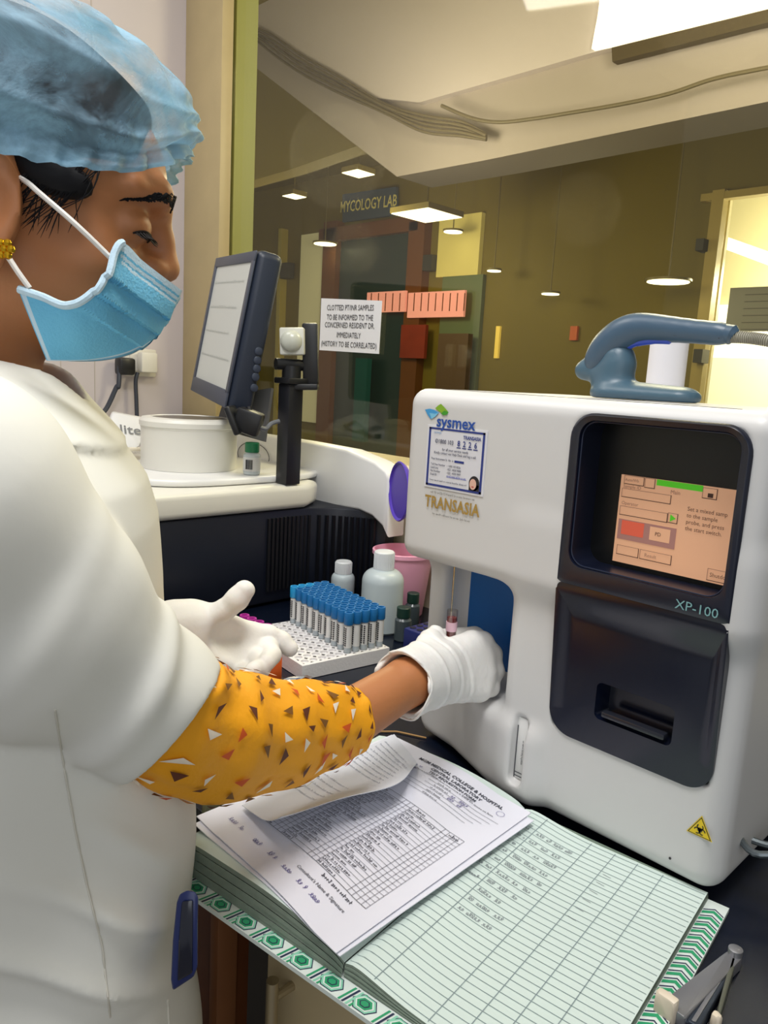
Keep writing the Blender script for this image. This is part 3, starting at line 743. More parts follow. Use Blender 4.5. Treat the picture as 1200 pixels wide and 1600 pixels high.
# magenta capped tubes in a small orange rack behind the open hand
pm = onz(440, 1062, 0)
t = thing('orange_rack', 'orange tube rack between the open glove and the white rack', 'rack', (pm[0], pm[1], 0))
po = onz(441, 1064, 0)
Mo = Matrix(((1, 0, 0, po[0]), (0, 1, 0, po[1]), (0, 0, 1, 0), (0, 0, 0, 1)))
MB().box((-.105, -.045, .001), (0, 0, .038), r=.003, M=Mo).build('block', mat('orange_plastic', (228, 98, 28), .4), t)
M_mag = mat('magenta_cap', (176, 44, 150), .4)
pm0 = make_tube('blood_tube', 'x', M_mag, 'magenta capped tubes behind the open glove')
LB = ['nearest the white rack', 'second from the white rack', 'third from the white rack', 'farthest from the white rack']
k = 0
for jj in range(2):
    for ii in range(4):
        p = Mo @ Vector((-.026 - ii * .019, -.032 + jj * .02, .0))
        p.z = .0135
        lab = 'magenta capped tube, %s row of the orange rack, %s' % (('front', 'back')[jj], LB[ii])
        if k == 0: o = pm0; o.location = p; o['label'] = lab
        else: o = dup(pm0, p, lab)
        k += 1
for o in [pm0] + []: pass
# bottles
M_milk = mat('milky_plastic', (188, 200, 204), .35); M_cap = mat('white_cap', (228, 232, 234), .4)
def bottle(loc, r, h, hc, label, nk=.48):
    t = thing('reagent_bottle', label, 'bottle', loc, 'white capped bottles behind the rack'); T = Matrix.Translation(V(loc))
    prof = [(r * .9, 0), (r, .004), (r, h * .72)] + [(r * (nk - .02 + (1.02 - nk) * math.cos(a)), h * .72 + (h * .18) * math.sin(a)) for a in np.linspace(.15, 1.5, 7)] + [(r * nk * .9, h * .93)]
    MB().lathe(prof, 36, M=T).build('body', M_milk, t)
    rc = r * nk; m = MB(); m.lathe([(rc, h * .91), (rc * 1.02, h * .92), (rc * 1.0, h * .91 + hc), (rc * .9, h * .91 + hc + .002)], 30, M=T)
    for k in range(30):
        a = 2 * math.pi * k / 30; m.tube([(loc[0] + rc * math.cos(a), loc[1] + rc * math.sin(a), h * .925), (loc[0] + rc * math.cos(a), loc[1] + rc * math.sin(a), h * .9 + hc)], .0008, 4)
    m.build('screw_cap', M_cap, t); return t
b2 = onz(588, 985, 0); s2 = 1.33 / 1200
bottle(np.array([b2[0] , b2[1] + .01, 0]), 34 * s2, .125, .030, 'larger milky bottle with a white screw cap beside the pink bucket')
b1 = onz(534, 945, 0)
bottle(np.array([b1[0], b1[1], 0]), .0235, .072, .022, 'smaller milky bottle with a white cap behind the tube rack', .70)
# pink bucket and purple lid
pbk = onz(622, 962, 0); pbk = np.array([pbk[0] - .01, pbk[1] + .015, 0])
t = thing('pink_bucket', 'pink plastic bucket behind the larger milky bottle', 'bucket', pbk); T = Matrix.Translation(V(pbk))
rb = .052
MB().lathe([(rb * .8, 0.001), (rb * .83, .003), (rb * 1.08, .118), (rb * 1.15, .119), (rb * 1.15, .126), (rb * 1.08, .127), (rb * 1.04, .12), (rb * .8, .006)], 48, M=T).build('pail', mat('pink_plastic', (240, 172, 198), .4, sss=.0), t)
pl = ony(631, 768, 1.02)
t = thing('purple_lid', 'purple round plastic lid standing upright behind the white analyzer', 'lid', pl + np.array([0, 0, -.05]))
Ml = frame(pl, (1, -.5, 0), (0, 0, 1))
MB().lathe([(.045, 0), (.052, .003), (.056, .010), (.054, .012), (.05, .008)], 40, M=Ml).build('disc', mat('purple_plastic', (92, 66, 190), .4), t)
M_dg = mat('dark_green_cap', (20, 52, 44), .4); M_dv = mat('dark_vial', (70, 80, 84), .2)
pv = onz(628, 1000, 0); vial(pv, .060, .0145, M_dg, M_dv, 'reagent_vial', 'nearer dark vial with a dark green cap beside the blue rack', 'dark vials by the bucket', False)
pv = onz(637, 978, 0); vial(np.array([pv[0], pv[1] + .01, 0]), .062, .0135, M_dg, M_dv, 'reagent_vial', 'farther dark vial with a dark green cap against the pink bucket', 'dark vials by the bucket', False)
# blue tube box
pq = onz(628, 1022, 0)
t = thing('blue_rack', 'dark blue tube box with round holes beside the white analyzer', 'rack', pq)
m = MB(); x0, y0 = pq[0], pq[1]
m.box((x0, y0, .001), (x0 + .13, y0 + .09, .046), r=.003)
for i in range(8):
    for j in range(5): m.lathe([(.0055, .0462), (.0056, .0468)], 10, mi=1, M=Matrix.Translation((x0 + .010 + i * .0155, y0 + .012 + j * .0165, 0)))
m.build('block', [mat('rack_blue', (30, 40, 104), .4), mat('rack_hole', (12, 14, 40), .6)], t)
# flat clear dish by the rack and thin stick
pd = onz(466, 1074, .004)
t = thing('clear_dish', 'small clear plastic dish lying in front of the white rack', 'dish', (pd[0], pd[1], 0)); T = Matrix.Translation((pd[0], pd[1], 0))
MB().lathe([(.012, .0005), (.024, .002), (.026, .010), (.0245, .010), (.022, .003), (.004, .002)], 28, M=T).build('bowl', mat('dish_grey', (176, 184, 190), .25), t)
MB().lathe([(.004, .002), (.004, .016), (.003, .017)], 14, M=T).build('spigot', mat('spigot_blue', (60, 78, 120), .4), t)
tag(MB().tube([onz(585, 1143, .002), onz(620, 1143, .002), onz(666, 1153, .002)], .0011, 6).build('thin_wire', mat('copper_wire', (170, 130, 80), .4)), 'thin copper coloured wire lying behind the paper forms', 'wire')
# clear acrylic strips by the worktop edge
for px, lab in ((318, 'clear acrylic strip standing nearer the coat under the yellow sleeve'), (346, 'clear acrylic strip standing nearer the forms under the yellow sleeve')):
    a = onz(px, 1278, 0); b = W(px + 14, 1228, np.linalg.norm(a - CAM) * .80)
    tag(MB().box((a[0] - .004, a[1], .001), (a[0] + .004, a[1] + .05, .05), r=.001).build('acrylic_strip', mat('acrylic', (150, 156, 128), .15)), lab, 'strip', 'acrylic strips')

# ---------------------------------------------------------------- the white blood analyzer
M_xp = mat('analyzer_white', (206, 205, 204), 0.38, spec=.4)
M_gloss = mat('panel_black', (10, 16, 34), 0.2, spec=.6)
M_gloss2 = mat('bezel_black', (13, 19, 38), 0.3, spec=.6)
XA, XB, YT, YL = -.615, -.212, .640, .650
t_xp = thing('blood_analyzer', 'white bench blood analyzer with a black front panel and small lit screen', 'analyzer', (-.41, .8, 0))
dg = np.array([.0630, .1400]); dgn = np.array([-.37, -.929])      # slanted front of the lower left base
def f_xp(p):
    up = s_box(p, (XA, YT, .243), (XB, .97, .440), .018)
    lo = s_box(p, (-.462, YL, .010), (XB, .97, .33), .022)
    bs = s_box(p, (XA, .642, .010), (-.40, .97, .30), .016)
    d = (p[:, :2] - np.array([-.462, .648])) @ (dgn / np.linalg.norm(dgn))
    zlow = .085
    cut = np.where(p[:, 2] > zlow, p[:, 2] * 0, 0)
    base = smax(bs, d, .012)
    left = smax(bs, -(p[:, 1] - .697), .012)            # side pillar of the bay
    base = smax(base, p[:, 2] - .098, .02)
    f = smin(up, lo, .022)
    f = smin(f, left, .034)
    f = smin(f, base, .014)
    bay = s_box(p, (-.588, .50, .098), (-.474, .742, .2385), .022)
    bay = smax(bay, -(up + .003), .02)
    f = smax(f, -bay, .012)
    # screen bay
    f = smax(f, -s_box(p, (-.3895, .55, .277), (-.2345, .692, .4245), .012), .004)
    f = smax(f, -s_box(p, (-.393, .55, .112), (-.2325, .680, .262), .004), .003)
    # slot for the level gauge
    f = smax(f, -s_box(p, (-.4360, .55, .031), (-.4185, YL + .005, .107), .007), .002)
    return f
solid('housing', f_xp, (-.66, .60, -.02), (-.17, 1.01, .47), .0028, M_xp, t_xp)
def yfr(z):       # front of the panel: upper part proud, lower part set back
    s = np.clip((z - .240) / .03, 0, 1); s = s * s * (3 - 2 * s)
    bulge = .0035 * math.exp(-((z - .262) / .010) ** 2)
    return YL + (YT - YL) * s - .0022 + .8 * bulge * 0
def rrect(x0, z0, x1, z1, r, k=8):
    rs = r if hasattr(r, '__len__') else [r] * 4; P = []
    for (cx, cz, a0, q) in ((x1 - rs[0], z1 - rs[0], 0, rs[0]), (x0 + rs[1], z1 - rs[1], 90, rs[1]), (x0 + rs[2], z0 + rs[2], 180, rs[2]), (x1 - rs[3], z0 + rs[3], 270, rs[3])):
        for i in range(k + 1):
            a = math.radians(a0 + 90 * i / k); P.append((cx + q * math.cos(a), cz + q * math.sin(a)))
    return P
PX0, PX1 = -.397, -.2285
# bezel round the screen bay
m = MB(); n_ = 36
outl = rrect(PX0 + .002, .262, PX1, .428, [.024, .024, .004, .004]); inn = rrect(PX0 + .0115, .2815, PX1 - .008, .4215, .016)
N_ = len(outl); levels = [(outl, .010), (outl, .0), ([(a[0] + (b[0] - a[0]) * .3, a[1] + (b[1] - a[1]) * .3) for a, b in zip(outl, inn)], -.002), (inn, -.0005), (inn, .041)]
vs = []; fs = []
for L, dy in levels: vs += [(p[0], yfr(p[1]) + dy, p[1]) for p in L]
for l in range(len(levels) - 1):
    for i in range(N_): i2 = (i + 1) % N_; fs.append((l * N_ + i, l * N_ + i2, (l + 1) * N_ + i2, (l + 1) * N_ + i))
m.add(vs, fs); m.build('screen_bezel', M_gloss2, t_xp, sharp=.9)
m = MB(); lip = [(p[0], YT + .0015, p[1]) for p in rrect(PX0 + .0125, .2825, PX1 - .009, .4205, .0155)]
m.tube(lip + lip[:2], .0009, 6); m.build('inner_lip', mat('lip_navy', (24, 32, 54), .3), t_xp)
# back of the bay and the screen itself
YS = YT + .038
MB().box((-.390, YS, .276), (-.234, YS + .008, .4245)).build('bay_back', mat('bay_black', (7, 8, 11), .4), t_xp)
s0, s1, s2, s3 = [ony(px, py, YS - .003) for px, py in ((948, 872), (1146, 917), (1172, 770), (978, 737))]
s1 = np.array([-.2385, s1[1], s0[2] - .001]); s2 = np.array([-.2385, s2[1], s2[2] + .0005]); s3 = np.array([s3[0] - .004, s3[1], s2[2]]); s0 = np.array([s3[0], s0[1], s1[2]])
WS = s1[0] - s0[0]; HS = s3[2] - s0[2]
def smap(x, y, d=.0006): return (s0[0] + x * WS, YS - .003 - d, s0[2] + y * HS)
m = MB(); m.box((s0[0], YS - .003, s0[2]), (s1[0], YS - .0005, s2[2]))
def srect(x0, y0, x1, y1, mi, d=.0006): m.add([smap(x0, y0, d), smap(x1, y0, d), smap(x1, y1, d), smap(x0, y1, d)], [(0, 1, 2, 3)], mi)
def sbox(x0, y0, x1, y1, d=.0009):
    for a in ((x0, y0, x1, y0 + .008), (x1 - .006, y0, x1, y1)): srect(*a, 2, d)
    for a in ((x0, y1 - .005, x1, y1), (x0, y0, x0 + .004, y1)): srect(*a, 5, d)
srect(.30, .935, .66, 1.0, 1)
srect(.02, .27, .50, .50, 4); srect(.05, .33, .24, .49, 3, .0008); srect(.29, .325, .455, .475, 0, .0008)
for a in ((.03, .90, .20, 1.0), (.205, .89, .29, 1.0), (.66, .87, .77, .985), (.97, .87, 1.0, .985), (.02, .75, .43, .85), (.02, .545, .42, .65), (.42, .55, .50, .66), (.03, .09, .22, .20), (.23, .09, .49, .20), (.77, .02, 1.0, .15)): sbox(*a)
m.add([smap(.44, .565, .001), smap(.485, .605, .001), smap(.44, .645, .001)], [(0, 1, 2)], 1)
srect(.70, .885, .74, .93, 2)
def stext(s, x, y, sz, mi=2, al='LEFT'):
    m.text(s, sz * HS, None, mi, al, sx=.95, mapf=lambda a, b: (s0[0] + x * WS + a, YS - .0042, s0[2] + y * HS + b))
stext('Set a mixed samp', .565, .735, .063); stext('to the sample', .565, .665, .063); stext('probe, and press', .565, .595, .063); stext('the start switch.', .565, .525, .063)
stext('Main', .42, .885, .06, 5); stext('Sample ID', .03, .875, .055, 5); stext('Operator', .03, .685, .055, 5); stext('PD', .335, .40, .06); stext('Result', .27, .145, .058, 5); stext('Shutdow', .79, .085, .062); stext('Auto/Wb', .04, .95, .045, 5); stext('M', .975, .925, .055)
m.build('screen', [mat('lcd_peach', (206, 156, 122), 0.25, emit=.42), mat('lcd_green', (70, 176, 24), .3, emit=.45), mat('lcd_ink', (84, 52, 44), .5, emit=.05), mat('lcd_red', (206, 88, 66), .3, emit=.35), mat('lcd_mauve', (158, 112, 104), .3, emit=.3), mat('lcd_brown', (142, 104, 88), .4, emit=.2)], t_xp, smooth=False)
# lower door of the panel with its recessed grip
m = MB()
ol = rrect(PX0 + .001, .106, PX1 + .0, .2630, [.004, .004, .026, .024], 10)
nx_, nz_ = 1, 1
hx0, hx1, hz0, hz1 = -.346, -.268, .136, .173
inn = rrect(hx0, hz0, hx1, hz1, .006, 10)
N_ = len(ol)
def yd(z):        # the door bows out under the step, then falls back
    s = np.clip((z - .226) / .034, 0, 1); return YL - .0016 - .0096 * s * s * (3 - 2 * s)
steps = [0, .03, .06, .09, .12, .15, .18, .21, .24, .27, .3, .34, .38, .42, .5, .6, .7, .8, .9, 1]
vs = [(p[0], YL + .004, p[1]) for p in ol]; fs = []
for s in steps:
    for a, b in zip(ol, inn):
        x = a[0] + (b[0] - a[0]) * s; z = a[1] + (b[1] - a[1]) * s; vs.append((x, yd(z), z))
L = len(steps) + 1
inn2 = rrect(hx0 + .004, hz0 + .003, hx1 - .004, hz1 - .002, .005, 10)
vs += [(p[0], yd(p[1]) + .020, p[1]) for p in inn2]; L += 1
for l in range(L - 1):
    for i in range(N_): i2 = (i + 1) % N_; fs.append((l * N_ + i, l * N_ + i2, (l + 1) * N_ + i2, (l + 1) * N_ + i))
fs.append(tuple((L - 1) * N_ + i for i in range(N_)))
m.add(vs, fs); m.build('lower_door', M_gloss, t_xp, sharp=.5)
dr = t_xp.children[-1]
m = MB(); m.box((hx0 + .008, YL - .004, hz0 + .004), (hx1 - .006, YL + .006, hz0 + .010), r=.002)
m.build('grip_bar', mat('grip_dark', (32, 34, 42), .22), dr)
M_tealtx = mat('teal_print', (122, 168, 170), .5)
MB().text('XP-100', .0118, frame(ony(1088, 952, YT - .0044), (1, 0, 0), (0, 0, 1)), sx=1.05).build('model_lettering', M_tealtx, t_xp)
# level gauge in its slot
m = MB(); GX = -.4340; m.box((GX, YL + .002, .034), (GX + .0132, YL + .0046, .1035), r=.001)
for z0 in (.037, .041): m.box((GX + .001, YL + .0014, z0), (GX + .011, YL + .0021, z0 + .0008), mi=1)
m.box((GX + .0006, YL + .0012, .035), (GX + .0014, YL + .0021, .094), mi=1)
mm = lambda x, y: (GX + .010 - y, YL + .0012, .052 + x)
micro(m, mm, 0, .028, 0, .0026, 1, seed=5)
m.build('level_gauge', [mat('gauge_white', (226, 226, 224), .4), mat('gauge_ink', (70, 72, 78), .6)], t_xp)
# blue bay panel and sample probe
M_bay = mat('bay_blue', (10, 92, 168), .42)
MB().prism(rrect(-.586, .094, -.474, .241, .018), -.0005, .002, M=Matrix(((1, 0, 0, 0), (0, 0, 1, .738), (0, 1, 0, 0), (0, 0, 0, 1)))).build('bay_panel', M_bay, t_xp)
pt = ony(709, 880, .668); pb_ = np.array([ony(704, 975, .668)[0], .668, .150])
MB().tube([np.array([pb_[0], .668, .262]), pb_], .0011, 8).build('sample_probe', mat('probe_steel', (196, 196, 180), .25, metal=.9), t_xp)
# logo, service sticker, gold lettering, hazard sign on the front
MF = Matrix(((1, 0, 0, 0), (0, 0, -1, 0), (0, 1, 0, 0), (0, 0, 0, 1)))
def fpt(px, py, d=.0004): p = ony(px, py, YT - d); return p
def fmap(d): return lambda x, z: (x, YT - d, z)
c = fpt(700, 652)
m = MB()
def pp(pts, mi, d=.0006):
    P = [fpt(px, py, d) for px, py in pts]; m.add(P, [tuple(range(len(P)))], mi)
pp([(664, 640), (671, 638.5), (679, 640.5), (686, 645), (679, 652), (673, 655), (668, 648)], 0)
pp([(671, 645), (680, 646.5), (686, 644), (680, 651), (674, 654.5)], 1, .0009)
pp([(680, 638), (684, 634), (689, 631), (694, 636), (700, 643), (691, 646.5), (685, 642)], 2)
pp([(689, 646.5), (694, 641.5), (701, 644), (698, 648), (693, 649)], 3, .0009)
a, b = fpt(684, 656), fpt(742, 664)
m.text('sysmex', .0180, frame((a + b) / 2 + np.array([0, -.0008, -.001]), (1, 0, 0), (0, 0, 1)), 4, bold=.022, sx=1.02)
m.build('logo_decal', [mat('logo_blue', (64, 150, 206), .4), mat('logo_pale_blue', (120, 190, 222), .4), mat('logo_lime', (128, 172, 42), .4), mat('logo_green', (62, 148, 44), .4), mat('logo_navy', (34, 76, 158), .4)], t_xp, smooth=False)
q = [fpt(px, py, 0) for px, py in ((664, 760), (757, 776), (761, 673), (669, 664))]
x0 = (q[0][0] + q[3][0]) / 2; x1 = (q[1][0] + q[2][0]) / 2; z0 = (q[0][2] + q[1][2]) / 2; z1 = (q[2][2] + q[3][2]) / 2
m = MB(); m.box((x0, YT - .0008, z0), (x1, YT + .0003, z1))
WW, HH = x1 - x0, z1 - z0
def R4(a, b, c_, d, mi, dd=.0011): m.add([(x0 + a * WW, YT - dd, z0 + b * HH), (x0 + c_ * WW, YT - dd, z0 + b * HH), (x0 + c_ * WW, YT - dd, z0 + d * HH), (x0 + a * WW, YT - dd, z0 + d * HH)], [(0, 1, 2, 3)], mi)
for r_ in ((.03, .03, .97, .065), (.03, .94, .97, .97), (.03, .03, .065, .97), (.935, .03, .97, .97)): R4(*r_, 1)
def T(s, x, y, sz, mi=2, al='CENTER', bold=.01): m.text(s, sz * HH, frame((x0 + x * WW, YT - .0014, z0 + y * HH), (1, 0, 0), (0, 0, 1)), mi, al, bold=bold, sx=.9)
T('TRANSASIA', .91, .86, .075, 1, 'RIGHT', .03); T('sysmex', .12, .895, .06, 4, 'LEFT', 0)
T('\u00a91800 103', .15, .755, .095, 2, 'LEFT', .01)
for k, ch in enumerate('8226'): T(ch, .555 + k * .092, .755, .125, 1, 'CENTER', .02); R4(.52 + k * .092, .685, .59 + k * .092, .70, 1)
T('for all your service needs', .5, .635, .058); T('Kindly contact our Help Desk and log a call.', .5, .575, .054)
T('Your Instrument Sr. No. is', .10, .475, .048, 2, 'LEFT'); R4(.50, .455, .66, .49, 1)
for k, (u, v_) in enumerate((('Toll Free Number', '1 800 103 8226'), ('Land Line', '022 - 4030 9000'), ('Fax Number', '022 - 4030 9097'), ('Email ID', ''))):
    T(u, .10, .385 - k * .055, .046, 2, 'LEFT'); T(': ' + v_, .38, .385 - k * .055, .046, 2, 'LEFT')
R4(.38, .205, .72, .212, 3)
micro(m, lambda x, y: (x, YT - .0014, y), x0 + .39 * WW, x0 + .72 * WW, z0 + .215 * HH, .0022, 3, seed=9)
micro(m, lambda x, y: (x, YT - .0014, y), x0 + .10 * WW, x0 + .74 * WW, z0 + .115 * HH, .0022, 2, seed=11)
# small portrait with dark hair and headset
def disc(cx, cy, rx, ry, mi, dd): m.add([(x0 + (cx + rx * math.cos(a)) * WW, YT - dd, z0 + (cy + ry * math.sin(a)) * HH) for a in np.linspace(0, 2 * math.pi, 20, endpoint=False)], [tuple(range(20))], mi)
disc(.85, .18, .085, .115, 5, .0013); R4(.77, .065, .935, .16, 5, .0013); disc(.835, .165, .055, .085, 6, .0016); disc(.835, .125, .02, .010, 7, .0018)
m.build('service_sticker', [mat('sticker_white', (214, 214, 220), .4), mat('sticker_navy', (38, 54, 128), .4), mat('sticker_ink', (62, 64, 86), .5), mat('sticker_link', (70, 84, 190), .5), mat('sticker_blue', (96, 142, 186), .5), mat('hair_print', (36, 30, 34), .5), mat('skin_print', (220, 176, 158), .5), mat('lip_print', (186, 70, 66), .5)], t_xp, smooth=False)
m = MB(); a, b = fpt(672, 786), fpt(742, 790)
m.text('TRANSASIA', .0185, frame((a + b) / 2 + np.array([.0, -.0010, -.002]), (1, 0, 0), (0, 0, 1)), 0, bold=.025, sx=.82)
micro(m, lambda x, y: (x, YT - .001, y), a[0], b[0], (a[2] + b[2]) / 2 + .0085, .0026, 1, seed=3, fill=.4)
micro(m, lambda x, y: (x, YT - .001, y), a[0] + .005, b[0] - .004, (a[2] + b[2]) / 2 - .0155, .0026, 1, seed=4)
m.build('gold_lettering', [mat('gold_print', (164, 132, 62), .4), mat('worn_print', (126, 122, 112), .5)], t_xp, smooth=False)
m = MB(); d0 = YL - .0006
tri = [ony(px, py, d0) for px, py in ((1076, 1303), (1110, 1311), (1096, 1275))]
tc = sum(tri) / 3; side = .0135
def tri_(s, mi, d, ox=0): 
    pts_ = [(tc[0] + ox + s * math.cos(math.radians(a)), YL - d, tc[2] + s * math.sin(math.radians(a))) for a in (90, 210, 330)]; m.add(pts_, [(0, 1, 2)], mi)
tri_(side, 0, .0006); tri_(side * .90, 1, .0008); tri_(side * .80, 0, .0010)
for a in (90, 210, 330):
    ca, sa = math.cos(math.radians(a)), math.sin(math.radians(a)); cx, cz = tc[0] + .0026 * ca, tc[2] + .0026 * sa
    arc = [(cx + .0026 * math.cos(math.radians(a + w)), cz + .0026 * math.sin(math.radians(a + w))) for w in np.linspace(40, 320, 12)]
    for p, q_ in zip(arc[:-1], arc[1:]): strip(m, lambda x, z: (x, YL - .0013, z), p[0], p[1], q_[0], q_[1], .0010, 1)
m.add([(tc[0] + .0022 * math.cos(w), YL - .0013, tc[2] + .0022 * math.sin(w)) for w in np.linspace(0, 6.28, 12, endpoint=False)], [tuple(range(12))], 1)
m.build('hazard_sticker', [mat('hazard_yellow', (226, 196, 24), .4), mat('hazard_black', (34, 34, 26), .5)], t_xp, smooth=False)
MB().lathe([(.0012, 0), (.0012, .0006)], 8, M=frame(ony(1047, 1341, YL - .0008), (1, 0, 0), (0, 0, 1))).build('ink_speck', mat('ink', (40, 40, 46), .7), t_xp)
m = MB(); 
for x in (-.57, -.25):
    for y in (.74, .93): m.lathe([(.012, .0005), (.013, .012)], 16, M=Matrix.Translation((x, y, 0)))
m.build('rubber_foot', MK, t_xp)
MB().tube(smooth_path([(XB - .004, .70, .052), (XB + .018, .69, .050), (XB + .055, .735, .058), (XB + .055, .765, .050), (XB + .02, .735, .040), (XB - .002, .725, .040)], 6), .0032, 8).build('wire_bail', mat('wire_grey', (110, 118, 122), .3, metal=.6), t_xp)
m = MB(); m.box((-.58, .66, .4398), (-.25, .662, .4404)); m.build('top_seam', mat('seam_dark', (70, 72, 76), .6), t_xp)

# ---------------------------------------------------------------- scanner in its stand, paper roll
YC = .80; zt = .4405
def sp(px, py, dy=0): return ony(px, py, YC) + np.array([0, dy, -.009])
M_scan = mat('scanner_slate', (62, 84, 104), .38, spec=.5); M_scan2 = mat('scanner_stand_slate', (66, 92, 108), .4, spec=.5)
B = sp(1000, 590); t = thing('scanner_stand', 'slate blue scanner stand with a round foot on top of the white analyzer', 'stand', (B[0], YC, zt))
def f_st(p):
    q = p.copy(); q[:, 2] = (q[:, 2] - zt - .006) * 2.0 + zt + .006
    foot = s_cone(q, (sp(968, 580)[0], YC, zt + .006), (sp(1066, 585)[0], YC, zt + .006), .030, .022) * .6
    col = s_chain(p, [sp(962, 578), sp(968, 556), sp(968, 545)], [.019, .0175, .016], .008)
    nose = s_cone(p, sp(960, 574), sp(915, 566), .016, .009)
    cup = s_cone(p, sp(915, 566), sp(941, 535), .0095, .0085)
    f = smin(smin(smin(foot, col, .012), nose, .012), cup, .008)
    return smax(f, zt + .0003 - p[:, 2], .0015)
solid('stand_body', f_st, (B[0] - .14, YC - .08, zt - .02), (B[0] + .14, YC + .08, zt + .12), .0022, M_scan2, t)
t = thing('barcode_scanner', 'slate blue handheld scanner resting on its stand with a corrugated cable', 'scanner', sp(950, 545))
def f_sc(p):
    P_ = smooth_path([sp(932, 556), sp(950, 530), sp(975, 509), sp(1005, 499), sp(1060, 502), sp(1136, 508)], 4)
    h = s_chain(p, P_, np.interp(np.linspace(0, 5, len(P_)), range(6), [.0115, .0150, .0150, .0128, .0110, .0094]), .008)
    q = p.copy()
    return h
solid('scanner_body', f_sc, (sp(900, 560)[0], YC - .05, zt), (sp(1170, 500)[0], YC + .05, zt + .13), .002, M_scan, t)
tb = t.children[-1]
MB().tube(smooth_path([sp(983, 528, -.002), sp(1000, 521, -.002), sp(1025, 517.5, -.002), (sp(1052, 518, -.002))], 6), [.0045] * 6 + [.0052] * 6 + [.0048] * 6 + [.003], 10).build('trigger_strip', mat('trigger_blue', (52, 78, 186), .4), t)
m = MB(); sm = smooth_path([sp(950, 541, -.0125), sp(975, 522, -.0145), sp(1005, 510, -.0128), sp(1060, 511, -.0108), sp(1132, 515, -.0088)], 6); m.tube(sm, .0009, 6); m.build('seam_line', mat('seam_slate', (30, 42, 56), .5), t)
MB().tube([sp(1130, 506), sp(1146, 509), sp(1150, 512)], [.0094, .0100, .007], 16).build('cable_collar', M_scan, t)
cb = smooth_path([sp(1146, 512), sp(1175, 513.5), sp(1205, 518), sp(1260, 530), sp(1330, 560)], 40); rs = [.0062 if (i // 2) % 2 else .0048 for i in range(len(cb))]
MB().tube(cb, rs, 12).build('corrugated_cable', mat('cable_grey', (150, 146, 132), .5), t)
pr_ = ony(1040, 590, .93); t = thing('paper_roll', 'white paper roll standing behind the scanner handle', 'roll', (pr_[0], .93, zt)); T_ = Matrix.Translation((pr_[0], .93, 0))
rR = 26 * (.93 / .80) * .88 / 1200 * 1.03; zr2 = ony(1040, 520, .93)[2]
m = MB(); m.lathe([(rR, zt + .0005), (rR, zr2)], 36, M=T_); m.lathe([(rR * .4, zr2 + .0002), (rR * .4, zr2 + .0006)], 24, mi=1, M=T_)
m.build('roll', [mat('roll_white', (226, 224, 230), .6), mat('roll_core', (150, 140, 124), .7)], t)

# ---------------------------------------------------------------- ledger
ang = math.radians(7.5); LR = np.array([math.cos(ang), math.sin(ang), 0]); LS = np.array([-math.sin(ang), math.cos(ang), 0]); LO = np.array([-.345, .333, 0]) + LR * -.02 + LS * .022
LLEN = .286
def ltop(u, s):
    """height of the open pages at u (to the right of the spine) and s (away from the reader)"""
    if u >= 0: return .0105 + .0085 * math.exp(-(u / .045) ** 2) - .003 * math.exp(-(u / .006) ** 2)
    w = -u; e = min(1, w / .11); return .019 + .0150 * e * (2 - e) - .003 * math.exp(-(w / .006) ** 2) - .004 * max(0, (w - .165) / .03) ** 2
def lp(u, s, z): return LO + LR * u + LS * s + np.array([0, 0, z])
t = thing('ledger', 'open lined register book with a green patterned cover lying under the forms', 'ledger', lp(0, .15, 0))
M_page = mat('page_green', (206, 221, 214), .6, var=.03, vscale=10); M_edge = mat('page_edge', (128, 140, 126), .7, var=.25, vscale=90); M_rule = mat('page_rule', (132, 148, 150), .7); M_pen = mat('pencil_grey', (112, 118, 126), .7)
# cover
m = MB(); cz = .0045
m.prism([tuple(lp(u, s, 0)[:2]) for u, s in ((-.204, -.019), (.203, -.019), (.203, LLEN + .0), (-.204, LLEN + .0))], .0008, cz, mi=0)
CG = [mat('cover_white', (216, 226, 220), .45), mat('cover_green', (44, 152, 104), .45), mat('cover_navy', (40, 46, 76), .45), mat('cover_mint', (140, 204, 176), .45)]
def cq(pts_, mi, d=.0003): m.add([lp(u, s, cz + d) for u, s in pts_], [tuple(range(len(pts_)))], mi)
# right border: chevrons
for k in range(26):
    s0_ = k * .0105; x0_, x1_ = .1855, .2025; xm = (x0_ + x1_) / 2
    for off, w_, mi in ((0, .0038, 1), (.0055, .0014, 2)):
        cq([(x0_, s0_ + off), (xm, s0_ + off + .006), (xm, s0_ + off + .006 + w_), (x0_, s0_ + off + w_)], mi)
        cq([(xm, s0_ + off + .006), (x1_, s0_ + off), (x1_, s0_ + off + w_), (xm, s0_ + off + .006 + w_)], mi)
# near edge, on the turned-in face below the pages: hexagons and slanted bars
def fq(pts_, mi, d=.0004): m.add([LO + LR * u + LS * (-.0142 - d) + np.array([0, 0, z]) for u, z in pts_], [tuple(range(len(pts_)))], mi)
def cqh(cu, cs, r, mi, d, asp=.72): cq([(cu + r * math.cos(a), cs + r * asp * math.sin(a)) for a in np.linspace(0, 2 * math.pi, 6, endpoint=False)], mi, d)
k = 0; u = -.192
while u < .18:
    for r, mi in ((.0112, 2), (.0102, 3), (.0084, 0), (.0070, 1), (.0046, 2), (.0036, 1)): cqh(u, -.0102, r, mi, .0002 + .00008 * (12 - r * 1000), .76)
    for j, mi in ((0, 1), (1, 2), (2, 3), (3, 1)):
        x = u + .0125 + j * .0034; cq([(x, -.0187), (x + .0018, -.0187), (x + .0058, -.0025), (x + .004, -.0025)], mi, .0003)
    u += .0315
m.build('cover', CG, t, smooth=False)
